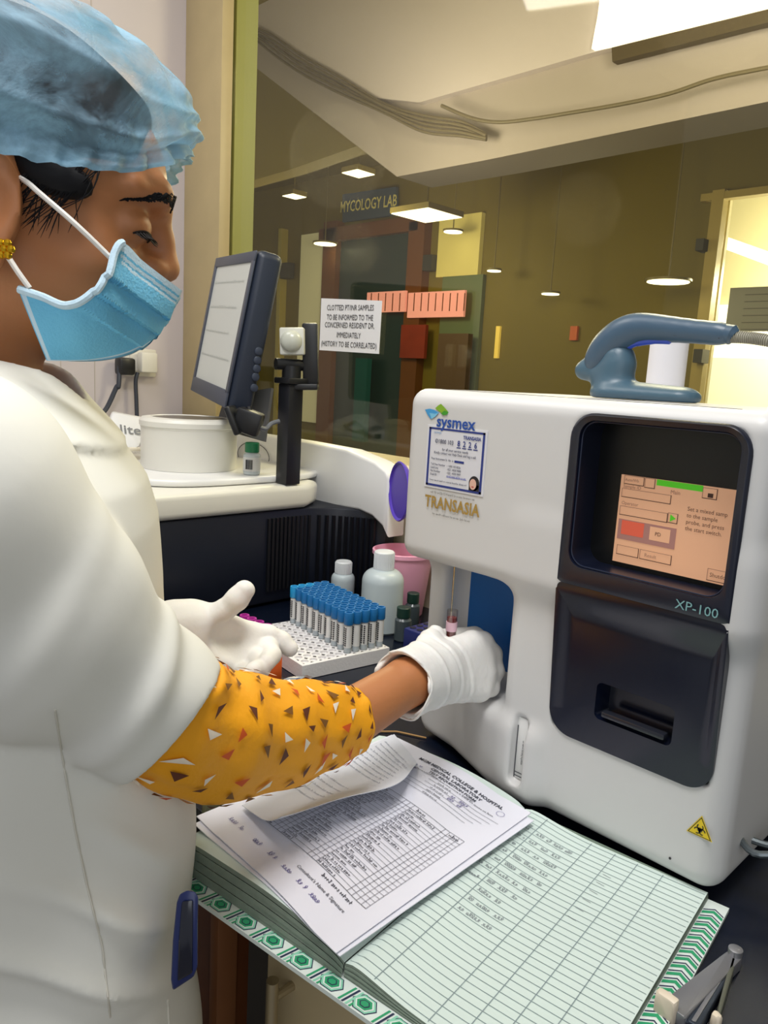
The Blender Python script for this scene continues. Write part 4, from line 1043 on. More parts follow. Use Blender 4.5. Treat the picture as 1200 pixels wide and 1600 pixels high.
# page blocks: left and right stacks with fanned edges
def block(u0, u1, nu, name):
    m = MB(); us = np.linspace(u0, u1, nu + 1); ns = 10; lay = 7
    top = lambda u, s: lp(u, s, ltop(u, s))
    m.sheet(lambda a, b: top(u0 + (u1 - u0) * a, LLEN * b), nu, ns, mi=0)
    # front edge with slightly uneven leaves
    rr_ = random.Random(5)
    for i in range(nu):
        ua, ub = us[i], us[i + 1]
        for l in range(lay):
            z0a, z1a = [cz + (ltop(ua, 0) - cz) * q for q in (l / lay, (l + 1) / lay)]; z0b, z1b = [cz + (ltop(ub, 0) - cz) * q for q in (l / lay, (l + 1) / lay)]
            oo = -.0006 * (l % 2) - .003 * (1 - l / lay) * (1 if u0 < 0 else .2)
            m.add([lp(ua, oo, z0a), lp(ub, oo, z0b), lp(ub, oo + .0004, z1b), lp(ua, oo + .0004, z1a)], [(0, 1, 2, 3)], 1)
    ue = u0 if u0 < 0 else u1
    for l in range(lay):
        z0, z1 = [cz + (ltop(ue, 0) - cz) * q for q in (l / lay, (l + 1) / lay)]
        oo = (-.004 if u0 < 0 else .001) * (1 - l / lay)
        m.add([lp(ue + oo, 0, z0), lp(ue + oo, LLEN, z0), lp(ue + oo, LLEN, z1), lp(ue + oo, 0, z1)], [(0, 1, 2, 3)], 1)
    m.add([lp(u0, LLEN, cz), lp(u1, LLEN, cz), lp(u1, LLEN, ltop(u1, 0)), lp(u0, LLEN, ltop(u0, 0))], [(0, 1, 2, 3)], 1)
    return m
m = block(-.195, -.0005, 26, 'l')
for k in range(9):                      # loose curled leaves at the left
    z_ = .010 + k * .0026; d_ = .002 + .0012 * (k % 3)
    m.sheet(lambda a, b: lp(-.197 - d_ * 1.5 + .18 * a, -d_ * (1 - a), z_ * (1 - .35 * a)), 6, 1, mi=1 if k % 2 else 0, thick=.0006)
m.build('page_stack', [M_page, M_edge], t, sharp=.5)
m = block(.0005, .184, 26, 'r')
pm_ = lambda x, y: lp(x, y, ltop(x, y) + .0004)
for k in range(40):
    s_ = .004 + k * .0079
    if s_ < LLEN - .004: strip(m, pm_, .002, s_, .183, s_, .00055, 2, 24)
for u_ in (.027, .075, .099, .121, .145): strip(m, pm_, u_, .002, u_, LLEN - .003, .0007, 2, 2)
pm2 = lambda x, y: lp(x, y, ltop(x, y) + .0007)
for k in range(10):
    y = LLEN - .036 - k * .0158 + .001
    scribble(m, pm2, (.0300), .0300 + (.036, .034, .038, .034, .036, .034, .030, .024, .032, .034)[k], y, .0055, 3, .00045, seed=20 + k)
    if k < 6: scribble(m, pm2, .005, .024, y, .0045, 3, .00045, seed=60 + k)
    if k == 6: scribble(m, pm2, .003, .026, y - .004, .005, 3, .00045, seed=90)
for k in range(6): strip(m, pm2, .102, LLEN - .041 - k * .015, .110, LLEN - .042 - k * .015, .0005, 3)
m.build('lined_page', [M_page, M_edge, M_rule, M_pen], t, sharp=.5)

# ---------------------------------------------------------------- forms on the ledger
def patch(c, lift=.0014):
    BL, BR, TR_, TL = c
    def fn(x, y, d=0.0):
        p = (BL + (BR - BL) * x) * (1 - y) + (TL + (TR_ - TL) * x) * y
        u = (p - LO) @ LR; s = (p - LO) @ LS
        return np.array([p[0], p[1], max(p[2], ltop(u, s) + lift) + d])
    return fn
M_paper = mat('form_paper', (224, 224, 234), .6); M_print = mat('form_print', (70, 72, 84), .7); M_penb = mat('violet_pen', (84, 76, 140), .6)
zz = (.0385, .028, .026, .0375)
cU = [onz(px, py, z) for (px, py), z in zip(((303, 1287), (531, 1494), (834, 1282), (606, 1155)), (.0365, .026, .024, .0355))]
fU = patch(cU)
o = MB().sheet(lambda a, b: fU(a, b), 48, 8, thick=.0008).build('form_sheet', M_paper)
tag(o, 'plain lower sheet showing only its edges beneath the printed test form', 'paper', 'test forms')
cF = [onz(px, py, z) for (px, py), z in zip(((307, 1275), (525, 1489), (830, 1270), (612, 1148)), zz)]
fF = patch(cF, .0034)
def fm(x, y): return fF(x / .207, y / .296, .0008)
m = MB(); m.sheet(lambda a, b: fF(a, b), 48, 16, thick=.0008)
def ft(s, x, y, sz, al='CENTER', bold=.01, sx=1.0): m.text(s, sz, None, 1, al, bold=bold, sx=sx, mapf=lambda a, b: fm(x + a, y + b)) 
ft('MGM MEDICAL COLLEGE & HOSPITAL', .1235, .2755, .0072, bold=.025, sx=.98); ft('CENTRAL LABORATORY', .124, .2675, .0065, bold=.025); ft('TEST REQUISITION FORM', .124, .2605, .0058, bold=.025); strip(m, fm, .092, .2572, .156, .2572, .0006, 1)
micro(m, fm, .072, .186, .2540, .0026, 1, seed=1); 
for k in range(5):
    y = .248 - k * .0068; strip(m, fm, .062 if k > 1 else .10, y, .196 - k * .006, y, .0004, 1, 20)
    micro(m, fm, .112, .132, y + .001, .0028, 1, seed=30 + k)
scribble(m, fm, .136, .156, .2425, .006, 2, .0005, seed=2); scribble(m, fm, .136, .154, .2355, .006, 2, .0005, seed=3)
scribble(m, fm, .066, .078, .2600, .005, 2, .0005, seed=4); scribble(m, fm, .066, .076, .2525, .005, 2, .0005, seed=6)
cir = [(.187 + .0045 * math.cos(a), .2655 + .0045 * math.sin(a)) for a in np.linspace(0, 2 * math.pi, 20)]
for p, q_ in zip(cir[:-1], cir[1:]): strip(m, fm, p[0], p[1], q_[0], q_[1], .0004, 2)
X0, X1, Y0, Y1 = .022, .190, .052, .196
for y in (Y0, Y1, Y1 - .008): strip(m, fm, X0, y, X1, y, .0005, 1, 30)
nR = 23
for k in range(1, nR): strip(m, fm, X0, Y0 + (Y1 - .008 - Y0) * k / nR, X1, Y0 + (Y1 - .008 - Y0) * k / nR, .00036, 1, 30)
for x in (X0, .060, .066, .072, .112, .118, .124, .166, .172, .178, .184, X1): strip(m, fm, x, Y0, x, Y1, .00036, 1, 8)
for x in (.026, .080, .130, .174): micro(m, fm, x, x + .012, Y1 - .006, .004, 1, seed=int(x * 1000))
for k in range(nR):
    y = Y0 + (Y1 - .008 - Y0) * k / nR + .0012
    micro(m, fm, X0 + .001, X0 + random.uniform(.014, .034), y, .0036, 1, seed=100 + k)
    micro(m, fm, .073, .073 + random.uniform(.012, .036), y, .0036, 1, seed=130 + k)
    micro(m, fm, .125, .125 + random.uniform(.012, .038), y, .0036, 1, seed=160 + k)
ft("Consultant's Name & Signature", .150, .034, .0052, bold=.004, sx=.95); micro(m, fm, .14, .18, .044, .0045, 1, seed=210)
for s_, x in (('To', .022), ('Py', .040), ('402', .064), ('64', .088), ('CBC', .110), (', 4', .132), ('PBS', .150)):
    scribble(m, fm, x, x + .011, .0245 - x * .03, .0062, 2, .0006, seed=hash(s_) % 997 if False else int(x * 5000))
o = m.build('test_form', [M_paper, M_print, M_penb], sharp=.4)
tag(o, 'printed test requisition form with tables on top of the ledger', 'form')
# curled slip on top
cS = [onz(378, 1258, .043), onz(438, 1300, .058), onz(652, 1192, .043), onz(616, 1147, .041)]
def fS(x, y, d=0.0):
    p = (cS[0] + (cS[1] - cS[0]) * x) * (1 - y) + (cS[3] + (cS[2] - cS[3]) * x) * y
    s = math.sin(math.pi * y); e = cS[2] - cS[3]
    p = p + (cS[1] - cS[0]) / np.linalg.norm(cS[1] - cS[0]) * (.028 * s * x * (1 - .35 * math.sin(2 * math.pi * y)))
    return p + np.array([0, 0, d + .012 * max(0, x - .45) ** 2 * (1 - y) * 4 + .004 * s * x])
m = MB(); m.sheet(lambda a, b: fS(a, b), 16, 40, thick=.0006); sm_ = lambda x, y: fS(x / .07, y / .26, .0006)
for k in range(9): micro(m, sm_, .006, .058, .235 - k * .010, .0036, 1, seed=300 + k)
scribble(m, sm_, .04, .062, .222, .007, 1, .0005, seed=8)
for k in range(5): micro(m, sm_, .010, .05, .115 - k * .012, .0034, 1, seed=330 + k)
o = m.build('report_slip', [mat('slip_paper', (214, 217, 226), .6), mat('faint_print', (168, 172, 186), .7)], sharp=.4)
tag(o, 'curled half slip of faint print lying over the left side of the printed form', 'slip')

# ---------------------------------------------------------------- stapler lying opened on its side
M_chr = mat('chrome', (150, 150, 154), .32, metal=.6); M_st = mat('stapler_dark', (70, 78, 90), .3, metal=.6); M_iv3 = mat('stapler_ivory', (222, 208, 186), .45)
hg = onz(1147, 1500, .007)
t = thing('stapler', 'small chrome stapler lying opened on the worktop beside the ledger', 'stapler', np.array([hg[0], hg[1], 0]))
def pbar(a, b, w0, w1, z0, z1, name, mt, r=.0012, parent=None):
    a = np.array([a[0], a[1], 0]); b = np.array([b[0], b[1], 0]); d = (b - a) / np.linalg.norm(b - a); n_ = np.array([-d[1], d[0], 0])
    bm_ = bmesh.new(); vs = [bm_.verts.new(V(p + n_ * w * s_ + UPZ * z)) for p, w in ((a, w0), (b, w1)) for s_ in (-.5, .5) for z in (z0, z1)]
    bmesh.ops.convex_hull(bm_, input=vs); bmesh.ops.bevel(bm_, geom=bm_.edges[:], offset=r, segments=2, affect='EDGES', profile=.5)
    return MB().bm(bm_).build(name, mt, parent or t)
UPZ = np.array([0, 0, 1.0])
ae = onz(1052, 1578, .012); me_ = onz(1082, 1600, .010); be = onz(1119, 1602, .006)
pbar(hg, ae, .0115, .0185, .001, .0125, 'top_arm', M_chr)
pbar(hg + (me_ - hg) * .16, me_, .0075, .0100, .001, .0105, 'magazine', M_st)
pbar(hg + (me_ - hg) * .30, hg + (me_ - hg) * .98, .0030, .0030, .0106, .0116, 'staple_rail', M_chr, .0004)
pbar(hg + (be - hg) * .06, be, .0040, .0030, .001, .0125, 'base_plate', mat('base_khaki', (116, 118, 104), .35, metal=.5))
ce = onz(1043, 1572, .012); dn_ = (ae - hg); dn_ /= np.linalg.norm(dn_); nn_ = np.array([-dn_[1], dn_[0], 0])
pbar(ce - nn_ * .009, ce + nn_ * .007, .0085, .0075, .0008, .021, 'ivory_cap', M_iv3, .002)
pe = onz(1117, 1600, .006); pbar(pe - nn_ * .003, pe + nn_ * .004, .007, .007, .0008, .015, 'ivory_pad', M_iv3, .002)
MB().lathe([(.0055, .001), (.0055, .0172), (.0035, .0182)], 20, M=Matrix.Translation((hg[0], hg[1], 0))).build('pivot_pin', M_chr, t)

# ---------------------------------------------------------------- the person
B1 = np.array([.454, .891, 0]); B1 /= np.linalg.norm(B1); B2 = np.array([-B1[1], B1[0], 0]); UP = np.array([0, 0, 1.0])
HC = W(8, 335, .57)
th = math.radians(16)
H1 = B1 * math.cos(th) - UP * math.sin(th); H3 = B1 * math.sin(th) + UP * math.cos(th); HA = np.stack([H1, B2, H3], 1)
def hl(p): return (p - HC) @ HA                    # world -> head frame
def hw(q): return HC + HA @ np.asarray(q, float)   # head frame -> world
NK = HC - .035 * B1 - .17 * UP
SHR = np.array([-.475, .125, .372]); SHL = NK + B2 * .17 + np.array([0, 0, -.03])
ELR = W(272, 1118, .565); WRR = W(636, 1066, .785)
ELL = SHL + B1 * .10 - UP * .20; WRL = W(300, 985, .80)
person = thing('person', 'person in blue bouffant cap, surgical mask and white coat holding a tube to the analyzer', 'person', np.array([HC[0], HC[1], ZF]))
M_skin = mat('skin', (176, 114, 70), .5, var=.08, vscale=30, sss=.08, bump=.06, bscale=220)
def f_head(q):
    cr = s_ell(q, (-.012, 0, .050), (.103, .076, .086))
    fh = s_ell(q, (.046, 0, .050), (.057, .061, .052))
    face = s_ell(q, (.044, 0, -.012), (.060, .057, .068))
    jaw = s_chain(q, [(.0, .050, -.038), (.062, .012, -.064)], [.016, .016], .01)
    q2 = q * np.array([1, -1, 1]); jaw2 = s_chain(q2, [(.0, .050, -.038), (.062, .012, -.064)], [.016, .016], .01)
    f = smin(smin(cr, fh, .02), face, .02); f = smin(f, np.minimum(jaw, jaw2), .02)
    qa = np.stack([q[:, 0], np.abs(q[:, 1]), q[:, 2]], 1)
    cheek = s_ell(qa, (.070, .040, -.014), (.025, .021, .020)); f = smin(f, cheek, .02)
    brow = s_chain(qa, [(.100, .008, .046), (.098, .032, .050), (.083, .051, .045)], [.010, .009, .006], .01); f = smin(f, brow, .012)
    f = smax(f, -s_ell(qa, (.108, .033, .022), (.016, .019, .013)), .010)
    lid = s_ell(qa, (.0850, .033, .0205), (.0165, .0165, .0145)); f = smin(f, lid, .004)
    nose = s_chain(q, [(.100, 0, .044), (.1085, 0, .024), (.1180, 0, .005)], [.0085, .0090, .0112], .008)
    f = smin(f, nose, .010)
    ala = s_ell(qa, (.108, .013, .000), (.012, .008, .008)); f = smin(f, ala, .008)
    lips = s_ell(q, (.102, 0, -.032), (.012, .022, .012)); f = smin(f, lips, .012)
    chin = s_ell(q, (.078, 0, -.064), (.020, .024, .018)); f = smin(f, chin, .02)
    # ears
    e = qa - np.array([.004, .078, -.006]); cz_, sz_ = math.cos(.15), math.sin(.15)
    ex_ = e[:, 0] * cz_ + e[:, 2] * sz_; ez_ = -e[:, 0] * sz_ + e[:, 2] * cz_
    rad = np.sqrt((ex_ / .017) ** 2 + (ez_ / .030) ** 2)
    ear = np.maximum(np.abs(e[:, 1] - .25 * (-ex_) * .5) - .005, (rad - 1) * .017) - .002
    f = smin(f, ear, .006)
    conch = s_ell(qa, (.008, .0865, -.006), (.0095, .0065, .017)); f = smax(f, -conch, .003)
    lobe = s_ell(qa, (.013, .078, -.037), (.009, .005, .010)); f = smin(f, lobe, .004)
    return f
def f_body(p):
    f = f_head(hl(p))
    neck = s_cone(p, hw((-.022, 0, -.03)), NK - .02 * UP, .052, .058); f = smin(f, neck, .02)
    tor = s_chain(p, [NK - .08 * UP, NK - .25 * UP + .01 * B1, NK - .45 * UP + .02 * B1, NK - .60 * UP + .02 * B1], [.065, .085, .080, .095], .03)
    f = smin(f, tor, .03)
    shl = s_chain(p, [SHR + .03 * UP * 0, NK - .03 * UP, SHL], [.045, .05, .045], .02); f = smin(f, shl, .02)
    arm = s_chain(p, [SHR, ELR, W(420, 1143, .655), W(537, 1128, .722), WRR, W(665, 1052, .815)], [.045, .027, .0290, .0275, .0240, .022], .008); f = smin(f, arm, .02)
    arml = s_chain(p, [SHL, ELL, W(285, 985, .79)], [.042, .034, .020], .015); f = smin(f, arml, .02)
    for s in (-1, 1):
        hip = NK - .62 * UP + B2 * .085 * s
        leg = s_chain(p, [hip, np.array([hip[0], hip[1], ZF + .48]), np.array([hip[0], hip[1], ZF + .06])], [.085, .058, .038], .02); f = smin(f, leg, .03)
        ft_ = s_cone(p, np.array([hip[0], hip[1], ZF + .036]), np.array([hip[0], hip[1], ZF + .032]) + B1 * .15, .034, .026); f = smin(f, ft_, .02)
    return f
solid('body', f_body, (-1.15, -.15, ZF - .01), (-.28, .75, .78), .0030, M_skin, person)

def snap(p, off=.0005):
    p = np.array(p, float); c = np.array([.03, 0, p[2]]); ts = np.linspace(0, 1.3, 400); Q = c + (p - c) * ts[:, None]
    k = np.argmax(f_head(Q) > 0); return Q[k] + (p - c) / np.linalg.norm(p - c) * off
# eye, lashes, brow, hair
M_eyew = mat('eye_white', (138, 124, 116), .5, spec=.2); M_iris = mat('iris_dark', (22, 15, 13), .5, spec=.2); M_hair = mat('hair_black', (14, 13, 17), .65, bump=.12, bscale=160, spec=.25)
for s in (-1, 1):
    ec = np.array([.0850, .033 * s, .0205]); m = MB()
    # exposed almond between the lids, just proud of the lid surface
    vs = []; fs = []; nA, nB = 12, 5
    for i in range(nA + 1):
        a = (-.15 + 1.30 * i / nA) * (s)                    # angle round the ball from front to the temple
        az = a; hgt = .30 * math.sin(math.pi * i / nA) ** .7
        for j in range(nB + 1):
            el = -.42 + hgt * (j / nB)
            d = np.array([math.cos(el) * math.cos(az) * .0165, math.cos(el) * math.sin(az) * .0165, math.sin(el) * .0145]) * 1.03
            vs.append(hw(ec + d))
    for i in range(nA):
        for j in range(nB): fs.append((i * (nB + 1) + j, (i + 1) * (nB + 1) + j, (i + 1) * (nB + 1) + j + 1, i * (nB + 1) + j + 1))
    m.add(vs, fs); m.m = [1 if 2 <= (k // nB) <= 9 else 0 for k in range(len(fs))]
    m.build('eye', [M_eyew, M_iris], person)
    m = MB(); pts = []
    for i in range(13):
        a = (-.2 + 1.45 * i / 12) * s; hgt = .30 * max(0, math.sin(math.pi * min(1, max(0, (i - .4) / 11.5)))) ** .7; el = -.42 + hgt
        d = np.array([math.cos(el) * math.cos(a) * .0165, math.cos(el) * math.sin(a) * .0165, math.sin(el) * .0145]) * 1.05; pts.append(hw(ec + d))
    m.tube(pts, [.0006 + .0009 * math.sin(math.pi * i / 12) for i in range(13)], 6)
    for i in range(2, 12):
        p = pts[i]; dv = hw(hl(p[None])[0] + np.array([.007, .004 * s * (i - 5) / 5, -.004])) - p; m.tube([p, p + dv * .6, p + dv + .001 * UP], [.0006, .0005, .0002], 4)
    m.build('eyelashes', M_iris, person)
    m = MB(); bp_ = [(.12, .0135 * s, .0440), (.12, .020 * s, .0468), (.115, .030 * s, .0490), (.106, .043 * s, .0470), (.096, .054 * s, .0395), (.088, .060 * s, .0340)]
    sm = smooth_path([hw(snap(p)) for p in bp_], 6); n_ = len(sm)
    vs = []; fs = []
    for k in range(210):
        r_ = random.Random(k + 500); x_ = r_.random() ** 1.1 * (n_ - 2); i = int(x_); c_ = sm[i] + (sm[i + 1] - sm[i]) * (x_ - i); d_ = sm[i + 1] - sm[i]; d_ /= np.linalg.norm(d_)
        if x_ < n_ * (.5 if s > 0 else .19): continue
        w_ = (.0046 * (1 - (x_ / n_) ** 1.5) + .0008) * min(1, .35 + 4 * x_ / n_) * r_.uniform(-1, 1); c_ = c_ + H3 * w_
        m.tube([c_, c_ + d_ * .003 + H3 * (.0012 - w_ * .1), c_ + d_ * .006 - H3 * w_ * .35], [.0007, .0006, .0002], 4)
    m.build('eyebrow', M_hair, person)
def f_hair(q):
    c = smin(s_ell(q, (-.012, 0, .050), (.103, .076, .086)), s_ell(q, (.046, 0, .052), (.060, .062, .058)), .02) - .0035
    cut = (q[:, 2] - (.030 + .34 * q[:, 0]))              # hair line rises to the front
    f = smax(c, -cut, .008)
    f = smax(f, q[:, 0] - .080, .01)
    side = s_ell(np.stack([q[:, 0], np.abs(q[:, 1]), q[:, 2]], 1), (.034, .068, .028), (.026, .010, .013)); f = smin(f, side, .010)
    bun = s_ell(q, (-.09, 0, .09), (.06, .06, .06)); return smin(f, bun, .02)
solid('hair', lambda p: f_hair(hl(p)), HC - .22, HC + np.array([.22, .22, .24]), .003, M_hair, person)
m = MB()
for k in range(46):                       # loose strands at the temple
    r_ = random.Random(k); x0_ = r_.uniform(.022, .062); z0_ = .018 + .3 * x0_
    p = [np.array([x0_, -.074 + .004 * r_.random(), z0_ + .008]), np.array([x0_ - .006 + r_.uniform(-.004, .006), -.0745, z0_ - .012]), np.array([x0_ - .016 + r_.uniform(-.010, .012), -.0725 + .002 * r_.random(), z0_ - .030 - r_.uniform(0, .016)])]
    m.tube(smooth_path([hw(q) for q in p], 4), [.0004] * 4 + [.00032] * 4 + [.0001], 4)
m.build('temple_strands', M_hair, person)

# cap
g = bpy.data.materials.new('cap_fabric'); g.use_nodes = True; nt = g.node_tree; nt.nodes.clear()
o_ = nt.nodes.new('ShaderNodeOutputMaterial'); tr = nt.nodes.new('ShaderNodeBsdfTransparent'); pb = nt.nodes.new('ShaderNodeBsdfPrincipled')
pb.inputs['Base Color'].default_value = (lin(150), lin(194), lin(220), 1); pb.inputs['Roughness'].default_value = .6
tl = nt.nodes.new('ShaderNodeBsdfTranslucent'); tl.inputs[0].default_value = (lin(150), lin(200), lin(226), 1)
tc = nt.nodes.new('ShaderNodeTexCoord'); mp = nt.nodes.new('ShaderNodeMapping'); mp.inputs['Scale'].default_value = (1, 1, 1.0)
nz = nt.nodes.new('ShaderNodeTexNoise'); nz.inputs['Scale'].default_value = 13; nz.inputs['Detail'].default_value = 7; nz.inputs['Roughness'].default_value = .65; nz.inputs['Distortion'].default_value = .8
rmp = nt.nodes.new('ShaderNodeMapRange'); rmp.inputs[1].default_value = .40; rmp.inputs[2].default_value = .66; rmp.inputs[3].default_value = .05; rmp.inputs[4].default_value = .72
at = nt.nodes.new('ShaderNodeAttribute'); at.attribute_name = 'dense'
ad = nt.nodes.new('ShaderNodeMath'); ad.operation = 'ADD'; ad.use_clamp = True
ms = nt.nodes.new('ShaderNodeMixShader'); m2 = nt.nodes.new('ShaderNodeMixShader'); m2.inputs[0].default_value = .25
nt.links.new(tc.outputs['Object'], mp.inputs[0]); nt.links.new(mp.outputs[0], nz.inputs['Vector']); nt.links.new(nz.outputs['Fac'], rmp.inputs[0])
nt.links.new(rmp.outputs[0], ad.inputs[0]); nt.links.new(at.outputs['Fac'], ad.inputs[1]); nt.links.new(ad.outputs[0], ms.inputs[0])
bmp = nt.nodes.new('ShaderNodeBump'); bmp.inputs['Strength'].default_value = .5; bmp.inputs['Distance'].default_value = .006
nt.links.new(nz.outputs['Fac'], bmp.inputs['Height']); nt.links.new(bmp.outputs[0], pb.inputs['Normal'])
nt.links.new(pb.outputs[0], m2.inputs[1]); nt.links.new(tl.outputs[0], m2.inputs[2]); nt.links.new(tr.outputs[0], ms.inputs[1]); nt.links.new(m2.outputs[0], ms.inputs[2]); nt.links.new(ms.outputs[0], o_.inputs[0])
def cap_pt(u, v):
    a = 2 * math.pi * u; ca, sa = math.cos(a), math.sin(a)
    # rim: follows brow at the front and lies above the ear at the side
    rx, ry = (.1175 if ca > 0 else .135), .086
    rim = np.array([-.012 + rx * math.copysign(abs(ca) ** .85, ca), ry * math.copysign(abs(sa) ** .85, sa), .021 + .030 * max(0, ca) + .036 * max(0, ca) ** 5 - .006 * max(0, -ca)])
    top = np.array([-.024, 0, .148])
    # puffed profile from the rim to the crown
    w = v
    out_ = math.sin(math.pi * min(1, w * 1.02)) ** .75
    base = rim * (1 - w) + top * w
    prof = math.cos(w * math.pi / 2) ** .62; rise = math.sin(w * math.pi / 2) ** .95
    q = np.array([top[0] + (rim[0] - top[0]) * prof, (rim[1]) * prof, rim[2] + (top[2] - rim[2]) * rise])
    d = np.array([ca, sa * .9, .25]); puff = .012 * out_ * (1 + .5 * sa * sa)
    nse = noise.noise(Vector((ca * 3.2, sa * 3.2, v * 3.5))) * .008 + noise.noise(Vector((ca * 8, sa * 8, v * 7 + 4))) * .004
    pl_ = (.0030 * math.sin(a * 34 + 2 * math.sin(a * 5)) * max(0, 1 - v * 5) + .0022 * math.sin(a * 17 + 3 * math.sin(3 * a)) * max(0, 1 - v * 1.8))
    fold = .006 * math.exp(-((v - .17 - .05 * math.sin(a * 2 + .6)) / .035) ** 2) - .006 * math.exp(-((v - .08) / .03) ** 2) * (v > .02) + .004 * math.exp(-((v - .33 - .05 * math.sin(a * 3)) / .03) ** 2)
    lipf = .005 * max(0, 1 - v / .03)
    return hw(q + d * (puff + nse * (v > .01) + pl_ + fold + lipf))
cm = MB(); NU, NV = 220, 60
cm.sheet(lambda u, v: cap_pt(u, v ** 1.25), NU, NV, closed_u=True)
co = cm.build('bouffant_cap', g, person, sharp=None)
at_ = co.data.attributes.new('dense', 'FLOAT', 'POINT'); dv_ = np.zeros(len(co.data.vertices), np.float32)
for j in range(NV + 1):
    v = (j / NV) ** 1.25
    for i in range(NU):
        ca = math.cos(2 * math.pi * i / NU)
        dv_[j * NU + i] = .50 * max(0, 1 - v / .16) + .40 * max(0, ca - .60) / .40 + (.25 if v < .02 else 0)
at_.data.foreach_set('value', dv_)

# mask: pleated sheet over the lower face, the far half mirrors the near one
M_mask = mat('mask_blue', (104, 184, 222), .7, bump=.25, bscale=500); M_maskw = mat('mask_binding', (190, 216, 232), .7, bump=.2, bscale=600)
def curve3(keys):
    ts = [k[0] for k in keys]; P = np.array([hl(W(*k[1])[None])[0] for k in keys])
    D_ = np.array(smooth_path(list(P), 12)); T_s = np.interp(np.linspace(0, len(ts) - 1, len(D_)), range(len(ts)), ts)
    return lambda t: np.array([np.interp(t, T_s, D_[:, i]) for i in range(3)])
mtop = curve3([(0, (30, 452, .502)), (.12, (66, 464, .503)), (.26, (105, 478, .504)), (.38, (142, 460, .507)), (.48, (166, 430, .510)), (.60, (190, 381, .516)), (.72, (224, 409, .535)), (.86, (258, 435, .553)), (1, (288, 457, .572))])
mbot = curve3([(0, (75, 564, .520)), (.3, (140, 563, .538)), (.55, (195, 553, .552)), (.75, (226, 538, .562)), (.9, (244, 524, .570)), (1, (262, 500, .572))])
LA, LB_ = mtop(.60), mtop(1.0); ldir = (LB_ - LA)[[0, 2]]; ldir /= np.linalg.norm(ldir); lnor = np.array([ldir[1], -ldir[0]])
if lnor[1] > 0: lnor = -lnor
def mask_s(q): return (q[[0, 2]] - LA[[0, 2]]) @ lnor        # distance below the top edge line
def mask_q(u, v):
    a = mtop(u); b = mbot(u); q = a * (1 - v) + b * v
    swell = math.sin(math.pi * min(1, u * .92 + .04)) ** .7 * math.sin(math.pi * min(1, v * .8 + .1))
    q[1] -= .010 * swell
    s = mask_s(q); fade = min(1, max(0, (u - .2) / .25))
    for sp_, d_ in ((.024, .0032), (.038, .0032), (.052, .0028)):
        t_ = (s - sp_) / .0016; g_ = 1 / (1 + math.exp(-max(-30, min(30, t_))))
        saw = max(0, 1 - abs(s - sp_) / .014) if s < sp_ else 0
        q[1] -= d_ * saw * fade; q[0] += d_ * saw * fade * .6
    if u > .985: q[1] = 0
    return q, s
MU, MV = 80, 64
mm_ = MB(); G1 = []; cls = []
for j in range(MV + 1):
    for i in range(MU + 1):
        q, s = mask_q(i / MU, j / MV); G1.append(q)
for sgn in (1, -1):
    vs = [hw(np.array([q[0], min(q[1], 0) * sgn, q[2]])) for q in G1]; fs = []; mi = []
    inn_ = [hw(np.array([q[0], min(q[1], 0) * sgn, q[2]]) - np.array([.0009, -.0009 * sgn, 0])) for q in G1]; k0 = len(vs)
    for j in range(MV):
        for i in range(MU):
            f_ = (j * (MU + 1) + i, j * (MU + 1) + i + 1, (j + 1) * (MU + 1) + i + 1, (j + 1) * (MU + 1) + i)
            s = mask_s(G1[f_[0]]); u = i / MU
            w = (u > .58 and (s < .0045 or .0062 < s < .0085 or .0100 < s < .0118)) or (u < .03) or (j > MV - 2 and u < .8)
            fs += [f_, tuple(k0 + x for x in f_[::-1])]; mi += [1 if w else 0, 0]
    k = mm_.n; mm_.add(vs + inn_, fs, 0); mm_.m[-len(mi):] = mi
mo = mm_.build('face_mask', [M_mask, M_maskw], person, sharp=.9)
ORG[mo.name] = ORG[person.name]
bl = [hw(mask_q(u, 0)[0] + np.array([0, -.0006, 0])) for u in np.linspace(0, .61, 40)]
MB().tube(bl, .0027, 8).build('side_binding', M_maskw, mo)
side = [W(190, 381, .52)]
M_loop = mat('ear_loop', (226, 222, 216), .6)
MB().tube(smooth_path([W(174, 404, .512), W(120, 352, .500), W(60, 300, .497), W(44, 286, .500), W(28, 276, .51)], 6), .0018, 8).tube(smooth_path([W(46, 450, .500), W(28, 425, .497), W(10, 398, .497), W(-6, 380, .50)], 6), .0018, 8).build('ear_loop', M_loop, mo)
M_gold = mat('gold', (226, 176, 40), .25, metal=.9)
m = MB(); ec = W(7, 389, .487)
for k in range(7):
    a = k * math.pi * 2 / 6; r_ = .0042 if k < 6 else 0; p = ec + np.array([.7 * math.cos(a) * r_, .7 * math.cos(a) * r_, math.sin(a) * r_])
    m.lathe([(.0008, -.0026), (.0022, -.0018), (.0028, 0), (.0022, .0018), (.0008, .0026)], 10, M=Matrix.Translation(V(p)))
m.build('ear_stud', M_gold, person)

